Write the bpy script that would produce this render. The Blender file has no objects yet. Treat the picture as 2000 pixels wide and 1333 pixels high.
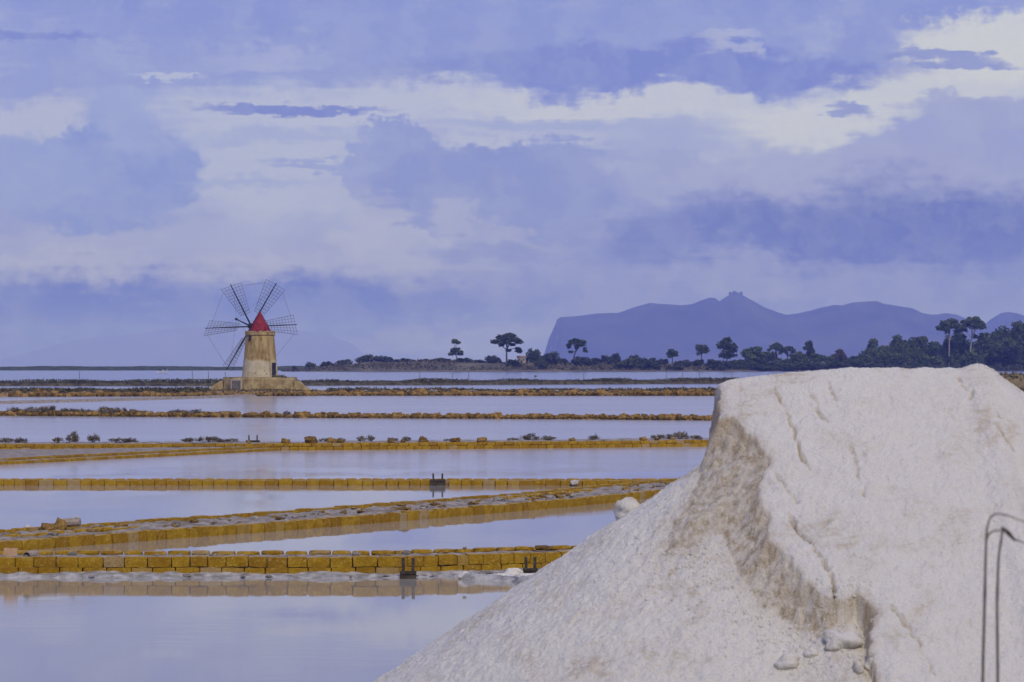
import bpy, bmesh, math, random
import numpy as np
from mathutils import Vector, Matrix, Quaternion

random.seed(7)
RNG = np.random.default_rng(7)
scene = bpy.context.scene
COL = scene.collection

# ------------------------------------------------------------------ camera
FPX = 5555.0            # focal length in photo pixels (100 mm on a 36 mm sensor, 2000 px wide)
CAM_H = 4.8             # metres above the water
EYE_Y = 710.0           # image row of the eye level
PITCH = math.atan((EYE_Y - 666.5) / FPX)
cam_data = bpy.data.cameras.new("camera")
cam_data.lens = 100.0
cam_data.sensor_width = 36.0
cam_data.clip_start = 0.1
cam_data.clip_end = 90000.0
cam_data.dof.use_dof = True
cam_data.dof.focus_distance = 90.0
cam_data.dof.aperture_fstop = 7.0
cam = bpy.data.objects.new("camera", cam_data)
cam.location = (0, 0, CAM_H)
cam.rotation_euler = (math.pi / 2 + PITCH, 0, 0)
COL.objects.link(cam)
scene.camera = cam


def ray(px, py):
    a = (px - 1000.0) / FPX
    b = (666.5 - py) / FPX
    return (a, math.cos(PITCH) - b * math.sin(PITCH), math.sin(PITCH) + b * math.cos(PITCH))


def at(px, py, Y):
    """point seen at a photo pixel, at a known distance Y from the camera"""
    d = ray(px, py)
    k = Y / d[1]
    return Vector((d[0] * k, Y, CAM_H + d[2] * k))


def ground(px, py, z=0.0):
    """point seen at a photo pixel that lies on the level z"""
    d = ray(px, py)
    k = (z - CAM_H) / d[2]
    return Vector((d[0] * k, d[1] * k, z))


# ------------------------------------------------------------------ world and light
def lin(c):
    return tuple(((v / 255.0) / 12.92 if v / 255.0 <= 0.04045 else ((v / 255.0 + 0.055) / 1.055) ** 2.4) for v in c) + (1.0,)


SUN_EL, SUN_AZ = math.radians(46), math.radians(160)   # azimuth clockwise from +Y: behind the camera, slightly to the right
world = bpy.data.worlds.new("World")
scene.world = world
world.use_nodes = True
WT = world.node_tree
WT.nodes.clear()


class NT:
    """small helper for node trees"""
    def __init__(self, tree):
        self.t = tree

    def n(self, kind, **kw):
        nd = self.t.nodes.new(kind)
        for k, v in kw.items():
            setattr(nd, k, v)
        return nd

    def put(self, sock, v):
        if v is None:
            return
        if isinstance(v, bpy.types.NodeSocket):
            self.t.links.new(v, sock)
        else:
            sock.default_value = v

    def math(self, op, a, b=None, c=None, clamp=False):
        nd = self.n('ShaderNodeMath', operation=op, use_clamp=clamp)
        self.put(nd.inputs[0], a)
        self.put(nd.inputs[1], b)
        self.put(nd.inputs[2], c)
        return nd.outputs[0]

    def vmath(self, op, a, b=None):
        nd = self.n('ShaderNodeVectorMath', operation=op)
        self.put(nd.inputs[0], a)
        self.put(nd.inputs[1], b)
        return nd.outputs['Value'] if op in ('LENGTH', 'DOT_PRODUCT', 'DISTANCE') else nd.outputs['Vector']

    def xyz(self, x, y, z=0.0):
        nd = self.n('ShaderNodeCombineXYZ')
        self.put(nd.inputs[0], x)
        self.put(nd.inputs[1], y)
        self.put(nd.inputs[2], z)
        return nd.outputs[0]

    def sep(self, v):
        nd = self.n('ShaderNodeSeparateXYZ')
        self.put(nd.inputs[0], v)
        return nd.outputs

    def mix(self, f, a, b, mode='MIX'):
        nd = self.n('ShaderNodeMix', data_type='RGBA', blend_type=mode)
        self.put(nd.inputs[0], f)
        self.put(nd.inputs[6], a)
        self.put(nd.inputs[7], b)
        return nd.outputs[2]

    def noise(self, vec, scale, detail=4.0, rough=0.55, dist=0.0, color=False, dim='3D'):
        nd = self.n('ShaderNodeTexNoise', noise_dimensions=dim)
        self.put(nd.inputs['Vector'], vec)
        nd.inputs['Scale'].default_value = scale
        nd.inputs['Detail'].default_value = detail
        nd.inputs['Roughness'].default_value = rough
        nd.inputs['Distortion'].default_value = dist
        return nd.outputs['Color' if color else 'Fac']

    def ramp(self, v, lo, hi, a=0.0, b=1.0, smooth=True):
        nd = self.n('ShaderNodeMapRange', interpolation_type='SMOOTHSTEP' if smooth else 'LINEAR')
        self.put(nd.inputs['Value'], v)
        self.put(nd.inputs['From Min'], lo)
        self.put(nd.inputs['From Max'], hi)
        self.put(nd.inputs['To Min'], a)
        self.put(nd.inputs['To Max'], b)
        return nd.outputs['Result']

    def cramp(self, v, stops):
        nd = self.n('ShaderNodeValToRGB')
        self.put(nd.inputs[0], v)
        el = nd.color_ramp.elements
        while len(el) < len(stops):
            el.new(0.5)
        for e, (p, c) in zip(el, stops):
            e.position = p
            e.color = c
        return nd.outputs[0]


def build_sky():
    w = NT(WT)
    tc = w.n('ShaderNodeTexCoord')
    d = w.vmath('NORMALIZE', tc.outputs['Generated'])
    x, y, z = w.sep(d)
    az = w.math('ARCTAN2', x, y)
    el = w.math('ARCSINE', z)
    # angular coordinates in units of 1.03 degrees: U to the right of north, V downwards from 7.3 degrees up
    U = w.math('MULTIPLY_ADD', az, 55.55, 10.0)
    V = w.math('MULTIPLY_ADD', el, -55.55, 7.1)
    P = w.xyz(U, V)
    big = w.noise(w.vmath('MULTIPLY', P, (0.55, 1.1, 1)), 0.8, 3, 0.6, 0.0, True, '2D')
    fine = w.noise(w.vmath('MULTIPLY', P, (1.0, 1.3, 1)), 3.0, 4, 0.62, 0.0, True, '2D')
    streak = w.noise(w.vmath('MULTIPLY', P, (0.22, 2.2, 1)), 1.6, 3, 0.6, 0.0, True, '2D')
    half = (0.5, 0.5, 0.5)
    big = w.vmath('SUBTRACT', big, half)
    fine = w.vmath('SUBTRACT', fine, half)
    streak = w.vmath('SUBTRACT', streak, half)

    def warp(a, b, c):
        v = w.vmath('ADD', P, w.vmath('MULTIPLY', big, (a * 1.6, a, 0)))
        v = w.vmath('ADD', v, w.vmath('MULTIPLY', fine, (b, b, 0)))
        return w.vmath('ADD', v, w.vmath('MULTIPLY', streak, (c * 3, c, 0)))
    PS = warp(1.3, 0.55, 0.5)      # soft layers
    PC = warp(0.55, 0.75, 0.0)     # cumulus: lumpy edges
    PT = warp(0.5, 0.35, 0.5)      # thin streaks
    coords = {'s': PS, 'c': PC, 't': PT}
    # base: haze blue near the horizon, violet blue above, broken up by soft streaks everywhere
    base = w.cramp(w.ramp(V, 8.0, -6.0, 0, 1, False), [
        (0.0, lin((122, 131, 190))), (0.10, lin((124, 133, 192))), (0.19, lin((140, 148, 202))),
        (0.38, lin((156, 164, 212))), (0.6, lin((143, 153, 211))), (1.0, lin((145, 155, 210)))])
    cl = w.noise(w.vmath('MULTIPLY', PS, (0.16, 0.42, 1)), 1.0, 5, 0.6, 0.0, False, '2D')
    col = w.mix(w.ramp(cl, 0.50, 0.78, 0, 0.55), base, lin((186, 190, 216)))
    col = w.mix(w.ramp(cl, 0.48, 0.26, 0, 0.55), col, lin((132, 142, 204)))
    L = [
        # cx, cy, rx, ry, rot, colour, opacity, softness, edge
        (3.0, 4.95, 5.6, .62, 0, (174, 177, 211), .75, .75, 's'),
        (5.2, 5.25, 1.5, .28, 0, (186, 187, 210), .6, .6, 'c'),
        (1.2, 5.2, 1.6, .25, 0, (184, 186, 212), .6, .7, 's'),
        (9.5, 2.25, 6.8, .62, 0, (187, 190, 214), .95, .45, 's'),
        (5.2, 3.3, 2.0, 1.2, 0, (184, 188, 214), .9, .5, 's'),
        (0.5, 2.4, 1.2, .38, 0, (184, 187, 212), .85, .5, 's'),
        (8.2, 4.3, 1.1, 1.5, .2, (178, 181, 212), .7, .7, 's'),
        # grey-blue cumulus masses
        (2.0, 3.5, 1.9, 1.05, -.1, (141, 153, 209), .97, .12, 'c'),
        (0.6, 3.5, 1.3, .75, 0, (154, 164, 212), .9, .3, 'c'),
        (2.6, 2.4, .9, .7, 0, (158, 167, 214), .8, .5, 's'),
        (7.7, 3.3, 1.05, .95, .1, (149, 158, 209), .97, .07, 'c'),
        (9.6, 3.75, 2.6, .88, 0, (143, 152, 206), .97, .13, 'c'),
        (10.4, 2.98, 1.8, .2, 0, (142, 152, 206), .8, .3, 't'),
        (7.2, 4.3, .55, .65, .3, (180, 182, 210), .75, .6, 's'),
        (8.9, 4.3, .4, .38, .4, (170, 174, 208), .8, .35, 'c'),
        (9.7, 4.6, .9, .2, .1, (168, 171, 207), .7, .5, 's'),
        (9.6, 4.9, 1.0, .22, 0, (141, 149, 200), .75, .5, 's'),
        # bright clearing to the right
        (15.8, 2.45, 2.1, .42, -.16, (203, 204, 214), .95, .4, 's'),
        (18.4, 1.75, 2.6, .45, -.05, (203, 204, 213), .9, .4, 's'),
        (19.6, 1.0, 2.2, .62, -.1, (208, 208, 212), .95, .3, 'c'),
        (12.3, 2.1, 2.8, .32, 0, (198, 199, 213), .8, .45, 's'),
        # dark layers over it
        (13.6, 1.35, 4.0, .5, .03, (132, 142, 206), .97, .33, 's'),
        (9.3, 1.35, 2.4, .25, -.08, (136, 146, 206), .75, .5, 't'),
        (17.0, .98, .7, .25, 0, (146, 155, 210), .8, .4, 'c'),
        (18.5, 1.2, 1.15, .16, .07, (138, 147, 204), .9, .3, 't'),
        (16.5, 2.22, .5, .13, .2, (146, 154, 206), .9, .4, 't'),
        (19.2, 2.4, 1.5, .35, 0, (163, 168, 208), .85, .4, 's'),
        (16.6, 3.35, 4.2, .55, -.03, (164, 167, 207), .8, .6, 's'),
        (17.0, 4.5, 4.3, .85, -.03, (110, 120, 184), .97, .5, 's'),
        (13.7, 4.8, 1.5, .5, .1, (118, 128, 190), .85, .6, 's'),
        (3.0, 6.4, 7.0, 1.0, 0, (102, 114, 181), .97, .38, 's'),
        (14.5, 5.35, 3.0, .3, 0, (158, 162, 205), .6, .7, 's'),
        (5.7, 2.17, 1.7, .13, -.03, (130, 140, 203), .95, .35, 't'),
        (6.3, 3.24, 1.0, .09, 0, (153, 163, 211), .85, .4, 't'),
        (.8, .88, 1.1, .11, -.05, (134, 143, 206), .9, .5, 't'),
        (14.3, .82, .6, .2, -.4, (178, 182, 214), .7, .5, 's'),
        (5.4, 1.05, 1.2, .25, 0, (172, 177, 215), .7, .6, 's'),
        (3.4, 1.48, .6, .06, 0, (188, 192, 216), .8, .5, 't'),
        (9.2, 6.65, 2.0, .28, 0, (150, 156, 199), .8, .5, 's'),
        (5.4, 2.72, 1.7, .16, 0, (163, 171, 213), .75, .6, 't'),
        (5.0, 3.62, 1.3, .12, 0, (160, 169, 213), .7, .6, 't'),
        (10.9, 2.46, 2.4, .17, 0, (160, 168, 212), .8, .6, 't'),
        (13.2, 2.75, 1.3, .22, 0, (164, 171, 212), .75, .6, 't'),
    ]
    for cx, cy, rx, ry, rot, c, op, soft, k in L:
        q = w.vmath('SUBTRACT', coords[k], (cx, cy, 0))
        if abs(rot) > .06:
            r = w.n('ShaderNodeVectorRotate', rotation_type='Z_AXIS')
            w.put(r.inputs['Vector'], q)
            r.inputs['Angle'].default_value = -rot
            q = r.outputs[0]
        dd = w.vmath('LENGTH', w.vmath('MULTIPLY', q, (1 / rx, 1 / ry, 0)))
        m = w.ramp(dd, 1 + soft, max(0.0, 1 - soft), 0, op)
        col = w.mix(m, col, lin(c))
    # soft mottling inside the clouds
    mot = w.noise(PC, 1.1, 4, 0.6, 0.0, False, '2D')
    col = w.mix(w.ramp(mot, 0.35, 0.7, 0.0, 0.20), col, lin((186, 190, 217)))
    col = w.mix(1.0, col, (0.895, 0.935, 1.04, 1), 'MULTIPLY')
    # a little more contrast between banks and breaks of the cloud cover
    col = w.vmath('SUBTRACT', w.vmath('MULTIPLY', col, (1.3, 1.3, 1.3)), (0.3 * 0.285, 0.3 * 0.33, 0.3 * 0.645))
    sky = w.n('ShaderNodeTexSky', sky_type='NISHITA')
    sky.sun_disc = False
    sky.sun_elevation = SUN_EL
    sky.sun_rotation = SUN_AZ
    sky.air_density = 1.0
    sky.dust_density = 2.0
    b1 = w.n('ShaderNodeBackground')
    w.put(b1.inputs[0], sky.outputs[0])
    b1.inputs[1].default_value = 0.07
    b2 = w.n('ShaderNodeBackground')
    w.put(b2.inputs[0], col)
    b2.inputs[1].default_value = 1.0
    ms = w.n('ShaderNodeMixShader')
    ms.inputs[0].default_value = 0.93      # cloud cover
    w.put(ms.inputs[1], b1.outputs[0])
    w.put(ms.inputs[2], b2.outputs[0])
    out = w.n('ShaderNodeOutputWorld')
    w.put(out.inputs[0], ms.outputs[0])


build_sky()
world.cycles.sampling_method = 'MANUAL'
world.cycles.sample_map_resolution = 256
sun_data = bpy.data.lights.new("sun", 'SUN')
sun_data.energy = 1.9
sun_data.angle = math.radians(14)
sun_data.color = (1.0, 0.895, 0.67)
sun = bpy.data.objects.new("sun", sun_data)
COL.objects.link(sun)
_sd = Vector((math.sin(SUN_AZ) * math.cos(SUN_EL), math.cos(SUN_AZ) * math.cos(SUN_EL), math.sin(SUN_EL)))
sun.rotation_euler = _sd.to_track_quat('Z', 'Y').to_euler()
sun.location = _sd * 60

scene.render.engine = 'CYCLES'
scene.view_settings.view_transform = 'Standard'
scene.view_settings.look = 'None'
scene.view_settings.exposure = 0.0
scene.view_settings.gamma = 1.0
scene.cycles.use_denoising = True
scene.cycles.max_bounces = 6
scene.cycles.volume_bounces = 1
scene.cycles.caustics_reflective = False
scene.cycles.caustics_refractive = False


# ------------------------------------------------------------------ numpy noise
_PERM = RNG.random((256, 256))


def vnoise(x, y):
    xi = np.floor(x).astype(int)
    yi = np.floor(y).astype(int)
    fx = x - xi
    fy = y - yi
    fx = fx * fx * (3 - 2 * fx)
    fy = fy * fy * (3 - 2 * fy)
    g = lambda a, b: _PERM[a % 256, b % 256]
    return (g(xi, yi) * (1 - fx) + g(xi + 1, yi) * fx) * (1 - fy) + (g(xi, yi + 1) * (1 - fx) + g(xi + 1, yi + 1) * fx) * fy


def fbm(x, y, oct=4, gain=0.5):
    s, a, t = 0.0, 1.0, 0.0
    for i in range(oct):
        s = s + a * (vnoise(x * 2 ** i + 17.3 * i, y * 2 ** i + 9.1 * i) - 0.5)
        t += a
        a *= gain
    return s / t * 2


def sstep(a, b, x):
    t = np.clip((x - a) / (b - a), 0, 1)
    return t * t * (3 - 2 * t)


# ------------------------------------------------------------------ object helpers
def tag(o, label=None, cat=None, group=None, kind=None):
    if label:
        o["label"] = label
    if cat:
        o["category"] = cat
    if group:
        o["group"] = group
    if kind:
        o["kind"] = kind
    return o


def empty(name, loc=(0, 0, 0), rz=0.0):
    o = bpy.data.objects.new(name, None)
    o.location = loc
    o.rotation_euler = (0, 0, rz)
    o.empty_display_size = 0.2
    COL.objects.link(o)
    return o


def link(name, me, mat=None, parent=None, loc=None, smooth=False):
    if mat is not None and not me.materials:
        me.materials.append(mat)
    if smooth:
        me.polygons.foreach_set('use_smooth', [True] * len(me.polygons))
    o = bpy.data.objects.new(name, me)
    if loc is not None:
        o.location = loc
    if parent is not None:
        o.parent = parent
    COL.objects.link(o)
    return o


def pydata(name, v, f):
    me = bpy.data.meshes.new(name)
    me.from_pydata([tuple(p) for p in v], [], [tuple(q) for q in f])
    me.update()
    return me


def grid_mesh(name, X, Y, Z):
    """numpy grid (rows, cols) -> mesh, built fast"""
    r, c = X.shape
    me = bpy.data.meshes.new(name)
    co = np.stack([X, Y, Z], -1).reshape(-1, 3).astype(np.float32)
    i = np.arange(r * c).reshape(r, c)
    q = np.stack([i[:-1, :-1], i[:-1, 1:], i[1:, 1:], i[1:, :-1]], -1).reshape(-1, 4)
    me.vertices.add(len(co))
    me.vertices.foreach_set('co', co.ravel())
    me.loops.add(q.size)
    me.loops.foreach_set('vertex_index', q.ravel().astype(np.int32))
    me.polygons.add(len(q))
    me.polygons.foreach_set('loop_start', np.arange(0, q.size, 4, dtype=np.int32))
    me.update(calc_edges=True)
    me.validate()
    me.polygons.foreach_set('use_smooth', [True] * len(me.polygons))
    return me


class MB:
    """collects simple shapes into one mesh"""
    def __init__(self):
        self.v, self.f = [], []

    def add(self, v, f):
        o = len(self.v)
        self.v += [tuple(p) for p in v]
        self.f += [tuple(i + o for i in q) for q in f]

    def box(self, c, s, rot=None):
        m = rot or Matrix.Identity(3)
        v = []
        for dz in (-.5, .5):
            for dx, dy in ((-.5, -.5), (.5, -.5), (.5, .5), (-.5, .5)):
                v.append(Vector(c) + m @ Vector((dx * s[0], dy * s[1], dz * s[2])))
        self.add(v, [(3, 2, 1, 0), (4, 5, 6, 7), (0, 1, 5, 4), (1, 2, 6, 5), (2, 3, 7, 6), (3, 0, 4, 7)])

    def tube(self, pts, rad, n=6, cap=True):
        pts = [Vector(p) for p in pts]
        if not isinstance(rad, (list, tuple)):
            rad = [rad] * len(pts)
        v, f = [], []
        ref = Vector((0.31, 0.17, 0.93))
        for i, p in enumerate(pts):
            t = (pts[min(i + 1, len(pts) - 1)] - pts[max(i - 1, 0)]).normalized()
            a = t.cross(ref)
            if a.length < 1e-3:
                a = t.cross(Vector((1, 0, 0)))
            a.normalize()
            b = t.cross(a)
            for k in range(n):
                an = 2 * math.pi * k / n
                v.append(p + (a * math.cos(an) + b * math.sin(an)) * rad[i])
        for i in range(len(pts) - 1):
            for k in range(n):
                k2 = (k + 1) % n
                f.append((i * n + k, i * n + k2, (i + 1) * n + k2, (i + 1) * n + k))
        if cap:
            f.append(tuple(range(n - 1, -1, -1)))
            f.append(tuple(range((len(pts) - 1) * n, len(pts) * n)))
        self.add(v, f)

    def lathe(self, prof, n=32, c=(0, 0, 0), jitter=0.0, rnd=None):
        v, f = [], []
        for r, z in prof:
            for k in range(n):
                an = 2 * math.pi * k / n
                rr = r + (rnd.uniform(-jitter, jitter) if rnd else 0)
                v.append((c[0] + rr * math.cos(an), c[1] + rr * math.sin(an), c[2] + z))
        m = len(prof)
        for i in range(m - 1):
            for k in range(n):
                k2 = (k + 1) % n
                f.append((i * n + k, i * n + k2, (i + 1) * n + k2, (i + 1) * n + k))
        f.append(tuple(range(n - 1, -1, -1)))
        f.append(tuple(range((m - 1) * n, m * n)))
        self.add(v, f)

    def build(self, name, mat, parent=None, loc=None, smooth=False):
        return link(name, pydata(name, self.v, self.f), mat, parent, loc, smooth)


# ------------------------------------------------------------------ materials
def material(name):
    m = bpy.data.materials.new(name)
    m.use_nodes = True
    m.node_tree.nodes.clear()
    t = NT(m.node_tree)
    out = t.n('ShaderNodeOutputMaterial')
    b = t.n('ShaderNodeBsdfPrincipled')
    t.put(out.inputs[0], b.outputs[0])
    return m, t, b


def bump(t, b, h, strength, dist):
    nd = t.n('ShaderNodeBump')
    nd.inputs['Strength'].default_value = strength
    nd.inputs['Distance'].default_value = dist
    t.put(nd.inputs['Height'], h)
    t.put(b.inputs['Normal'], nd.outputs[0])


def simple_mat(name, c1, c2, scale, rough=0.9, bstr=0.4, bdist=0.03, coords='Object', rnd=0.0, detail=6, spec=0.25):
    m, t, b = material(name)
    tc = t.n('ShaderNodeTexCoord')
    vec = t.n('ShaderNodeNewGeometry').outputs['Position'] if coords == 'World' else tc.outputs[coords]
    n1 = t.noise(vec, scale, detail, 0.62)
    col = t.mix(t.ramp(n1, 0.3, 0.7), c1 + (1,), c2 + (1,))
    if rnd:
        oi = t.n('ShaderNodeObjectInfo')
        hs = t.n('ShaderNodeHueSaturation')
        t.put(hs.inputs['Value'], t.ramp(oi.outputs['Random'], 0, 1, 1 - rnd, 1 + rnd, False))
        t.put(hs.inputs['Color'], col)
        col = hs.outputs[0]
    t.put(b.inputs['Base Color'], col)
    b.inputs['Roughness'].default_value = rough
    b.inputs['Specular IOR Level'].default_value = spec
    if bstr:
        bump(t, b, t.noise(vec, scale * 3, 6, 0.65), bstr, bdist)
    return m


def tuff_mat():
    """soft yellow shell limestone: ochre with pale shell grains, darker pits, some blocks greyed"""
    m, t, b = material('tuff')
    pos = t.n('ShaderNodeNewGeometry').outputs['Position']
    oi = t.n('ShaderNodeObjectInfo')
    r = oi.outputs['Random']
    n1 = t.noise(pos, 3.0, 5, 0.6)
    n2 = t.noise(pos, 22.0, 4, 0.75)
    col = t.mix(t.ramp(n1, 0.3, 0.7), (0.30, 0.165, 0.006, 1), (0.42, 0.255, 0.02, 1))
    col = t.mix(t.ramp(r, 0.55, 0.95, 0, 0.6), col, (0.25, 0.125, 0.012, 1))
    col = t.mix(t.ramp(r, 0.12, 0.02, 0, 0.75), col, (0.36, 0.265, 0.15, 1))
    col = t.mix(t.ramp(n2, 0.54, 0.68, 0, 0.8), col, (0.60, 0.42, 0.14, 1))
    col = t.mix(t.ramp(n2, 0.45, 0.30, 0, 0.75), col, (0.16, 0.085, 0.015, 1))
    # pale dust of dried salt on upward faces
    nz = t.sep(t.n('ShaderNodeNewGeometry').outputs['Normal'])[2]
    dust = t.math('MULTIPLY', t.ramp(nz, 0.5, 0.95, 0, 0.75), t.ramp(t.noise(pos, 6.0, 4), 0.3, 0.6))
    col = t.mix(dust, col, (0.48, 0.32, 0.12, 1))
    t.put(b.inputs['Base Color'], col)
    b.inputs['Roughness'].default_value = 0.95
    b.inputs['Specular IOR Level'].default_value = 0.15
    bump(t, b, t.noise(pos, 24.0, 5, 0.75), 0.9, 0.03)
    return m


def salt_mat():
    m, t, b = material('salt')
    pos = t.n('ShaderNodeNewGeometry').outputs['Position']
    at_ = t.n('ShaderNodeAttribute', attribute_name='cut')
    cut = at_.outputs['Fac']
    cr = t.n('ShaderNodeAttribute', attribute_name='crack').outputs['Fac']
    n1 = t.noise(t.vmath('MULTIPLY', pos, (1, 1, 1.4)), 1.3, 6, 0.65, 0.4)
    n2 = t.noise(t.vmath('MULTIPLY', pos, (1.0, 1.0, 1.8)), 7.0, 6, 0.7)
    n3 = t.noise(pos, 60.0, 4, 0.7)
    white = t.mix(t.ramp(n2, 0.3, 0.7), (0.80, 0.76, 0.675, 1), (0.94, 0.915, 0.84, 1))
    stain = t.math('MULTIPLY', t.ramp(n1, 0.46, 0.68, 0.14, 0.65), t.ramp(n2, 0.38, 0.64))
    col = t.mix(stain, white, (0.46, 0.34, 0.18, 1))
    # cut face: earthy salt from inside the heap, streaked downwards
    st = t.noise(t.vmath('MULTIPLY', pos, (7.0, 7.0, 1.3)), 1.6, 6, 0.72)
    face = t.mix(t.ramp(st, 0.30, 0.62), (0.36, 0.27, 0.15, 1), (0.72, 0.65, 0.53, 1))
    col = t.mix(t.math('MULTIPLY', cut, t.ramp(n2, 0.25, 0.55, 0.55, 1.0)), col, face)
    col = t.mix(t.math('MULTIPLY', cr, 0.75), col, (0.42, 0.29, 0.14, 1))
    col = t.mix(t.ramp(n3, 0.48, 0.30, 0, 0.4), col, (0.42, 0.36, 0.28, 1))
    col = t.mix(t.ramp(n3, 0.56, 0.70, 0, 0.6), col, (0.88, 0.85, 0.81, 1))
    t.put(b.inputs['Base Color'], col)
    b.inputs['Roughness'].default_value = 0.75
    b.inputs['Specular IOR Level'].default_value = 0.3
    b.inputs['Subsurface Weight'].default_value = 0.0
    h = t.math('ADD', t.noise(pos, 26.0, 6, 0.75), t.math('MULTIPLY', t.noise(pos, 8.0, 4, 0.6), 1.5))
    bump(t, b, h, 1.0, 0.036)
    return m


def water_mat():
    m, t, b = material('water')
    pos = t.n('ShaderNodeNewGeometry').outputs['Position']
    _, py, _ = t.sep(pos)
    # milky brine in the pans, darker open lagoon beyond
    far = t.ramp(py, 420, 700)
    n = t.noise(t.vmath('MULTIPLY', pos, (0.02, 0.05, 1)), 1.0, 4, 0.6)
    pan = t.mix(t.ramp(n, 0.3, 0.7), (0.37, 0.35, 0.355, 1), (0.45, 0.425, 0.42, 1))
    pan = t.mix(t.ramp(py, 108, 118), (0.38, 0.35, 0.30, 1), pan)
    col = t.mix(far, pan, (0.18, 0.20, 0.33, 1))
    t.put(b.inputs['Base Color'], col)
    b.inputs['IOR'].default_value = 1.33
    b.inputs['Specular IOR Level'].default_value = 0.5
    t.put(b.inputs['Roughness'], t.ramp(py, 110, 150, 0.02, 0.17))
    # wind ripples: long low wavelets, calm patches in the near pans
    rip = t.noise(t.vmath('MULTIPLY', pos, (0.8, 3.2, 1)), 1.0, 5, 0.6)
    patch = t.ramp(t.noise(t.vmath('MULTIPLY', pos, (0.12, 0.10, 1)), 1.0, 3, 0.5), 0.45, 0.62, 0.10, 1.0)
    amp = t.math('MULTIPLY', patch, t.ramp(py, 108, 125, 0.8, 3.0))
    bump(t, b, t.math('MULTIPLY', rip, amp), 0.10, 0.05)
    return m


def haze_mat():
    m = bpy.data.materials.new('haze')
    m.use_nodes = True
    m.node_tree.nodes.clear()
    t = NT(m.node_tree)
    out = t.n('ShaderNodeOutputMaterial')
    v = t.n('ShaderNodeVolumePrincipled')
    v.inputs['Color'].default_value = (0.28, 0.36, 0.98, 1)
    v.inputs['Absorption Color'].default_value = (1, 1, 1, 1)
    v.inputs['Density'].default_value = 9.6e-5
    v.inputs['Anisotropy'].default_value = 0.0
    t.put(out.inputs['Volume'], v.outputs[0])
    return m


def leaf_mat(name, c1, c2, scale=0.6, rnd=0.25):
    m, t, b = material(name)
    pos = t.n('ShaderNodeNewGeometry').outputs['Position']
    oi = t.n('ShaderNodeObjectInfo')
    n = t.noise(pos, scale, 3, 0.6)
    col = t.mix(t.ramp(n, 0.3, 0.7), c1 + (1,), c2 + (1,))
    hs = t.n('ShaderNodeHueSaturation')
    t.put(hs.inputs['Value'], t.ramp(oi.outputs['Random'], 0, 1, 1 - rnd, 1 + rnd, False))
    t.put(hs.inputs['Color'], col)
    t.put(b.inputs['Base Color'], hs.outputs[0])
    b.inputs['Roughness'].default_value = 0.8
    b.inputs['Specular IOR Level'].default_value = 0.15
    return m


def plaster_mat():
    """ochre limestone tower: rain-streaked bare stone above, a whitewashed band low down with a ragged edge"""
    m, t, b = material('tower_plaster')
    pos = t.n('ShaderNodeNewGeometry').outputs['Position']
    x, y, z = t.sep(pos)
    n1 = t.noise(pos, 1.1, 6, 0.65)
    st = t.noise(t.vmath('MULTIPLY', pos, (2.2, 2.2, 0.25)), 1.0, 6, 0.65)
    col = t.mix(t.ramp(st, 0.3, 0.68), (0.22, 0.135, 0.045, 1), (0.48, 0.36, 0.155, 1))
    col = t.mix(t.ramp(n1, 0.45, 0.7, 0, 0.5), col, (0.52, 0.42, 0.27, 1))
    edge = t.math('ADD', z, t.math('MULTIPLY', t.math('SUBTRACT', t.noise(pos, 0.55, 5, 0.6), 0.5), 2.4))
    col = t.mix(t.ramp(edge, 5.5, 5.1, 0, 0.8), col, t.mix(t.ramp(n1, 0.3, 0.7), (0.47, 0.41, 0.28, 1), (0.61, 0.55, 0.41, 1)))
    # small missing patches low on the wall
    holes = t.noise(pos, 2.6, 3, 0.5)
    low = t.ramp(t.math('ABSOLUTE', t.math('SUBTRACT', z, 3.4)), 0.5, 0.25)
    col = t.mix(t.math('MULTIPLY', low, t.ramp(holes, 0.60, 0.66, 0, 0.8)), col, (0.10, 0.07, 0.04, 1))
    t.put(b.inputs['Base Color'], col)
    b.inputs['Roughness'].default_value = 0.95
    b.inputs['Specular IOR Level'].default_value = 0.1
    bump(t, b, t.noise(pos, 7.0, 6, 0.7), 0.5, 0.06)
    return m


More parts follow.
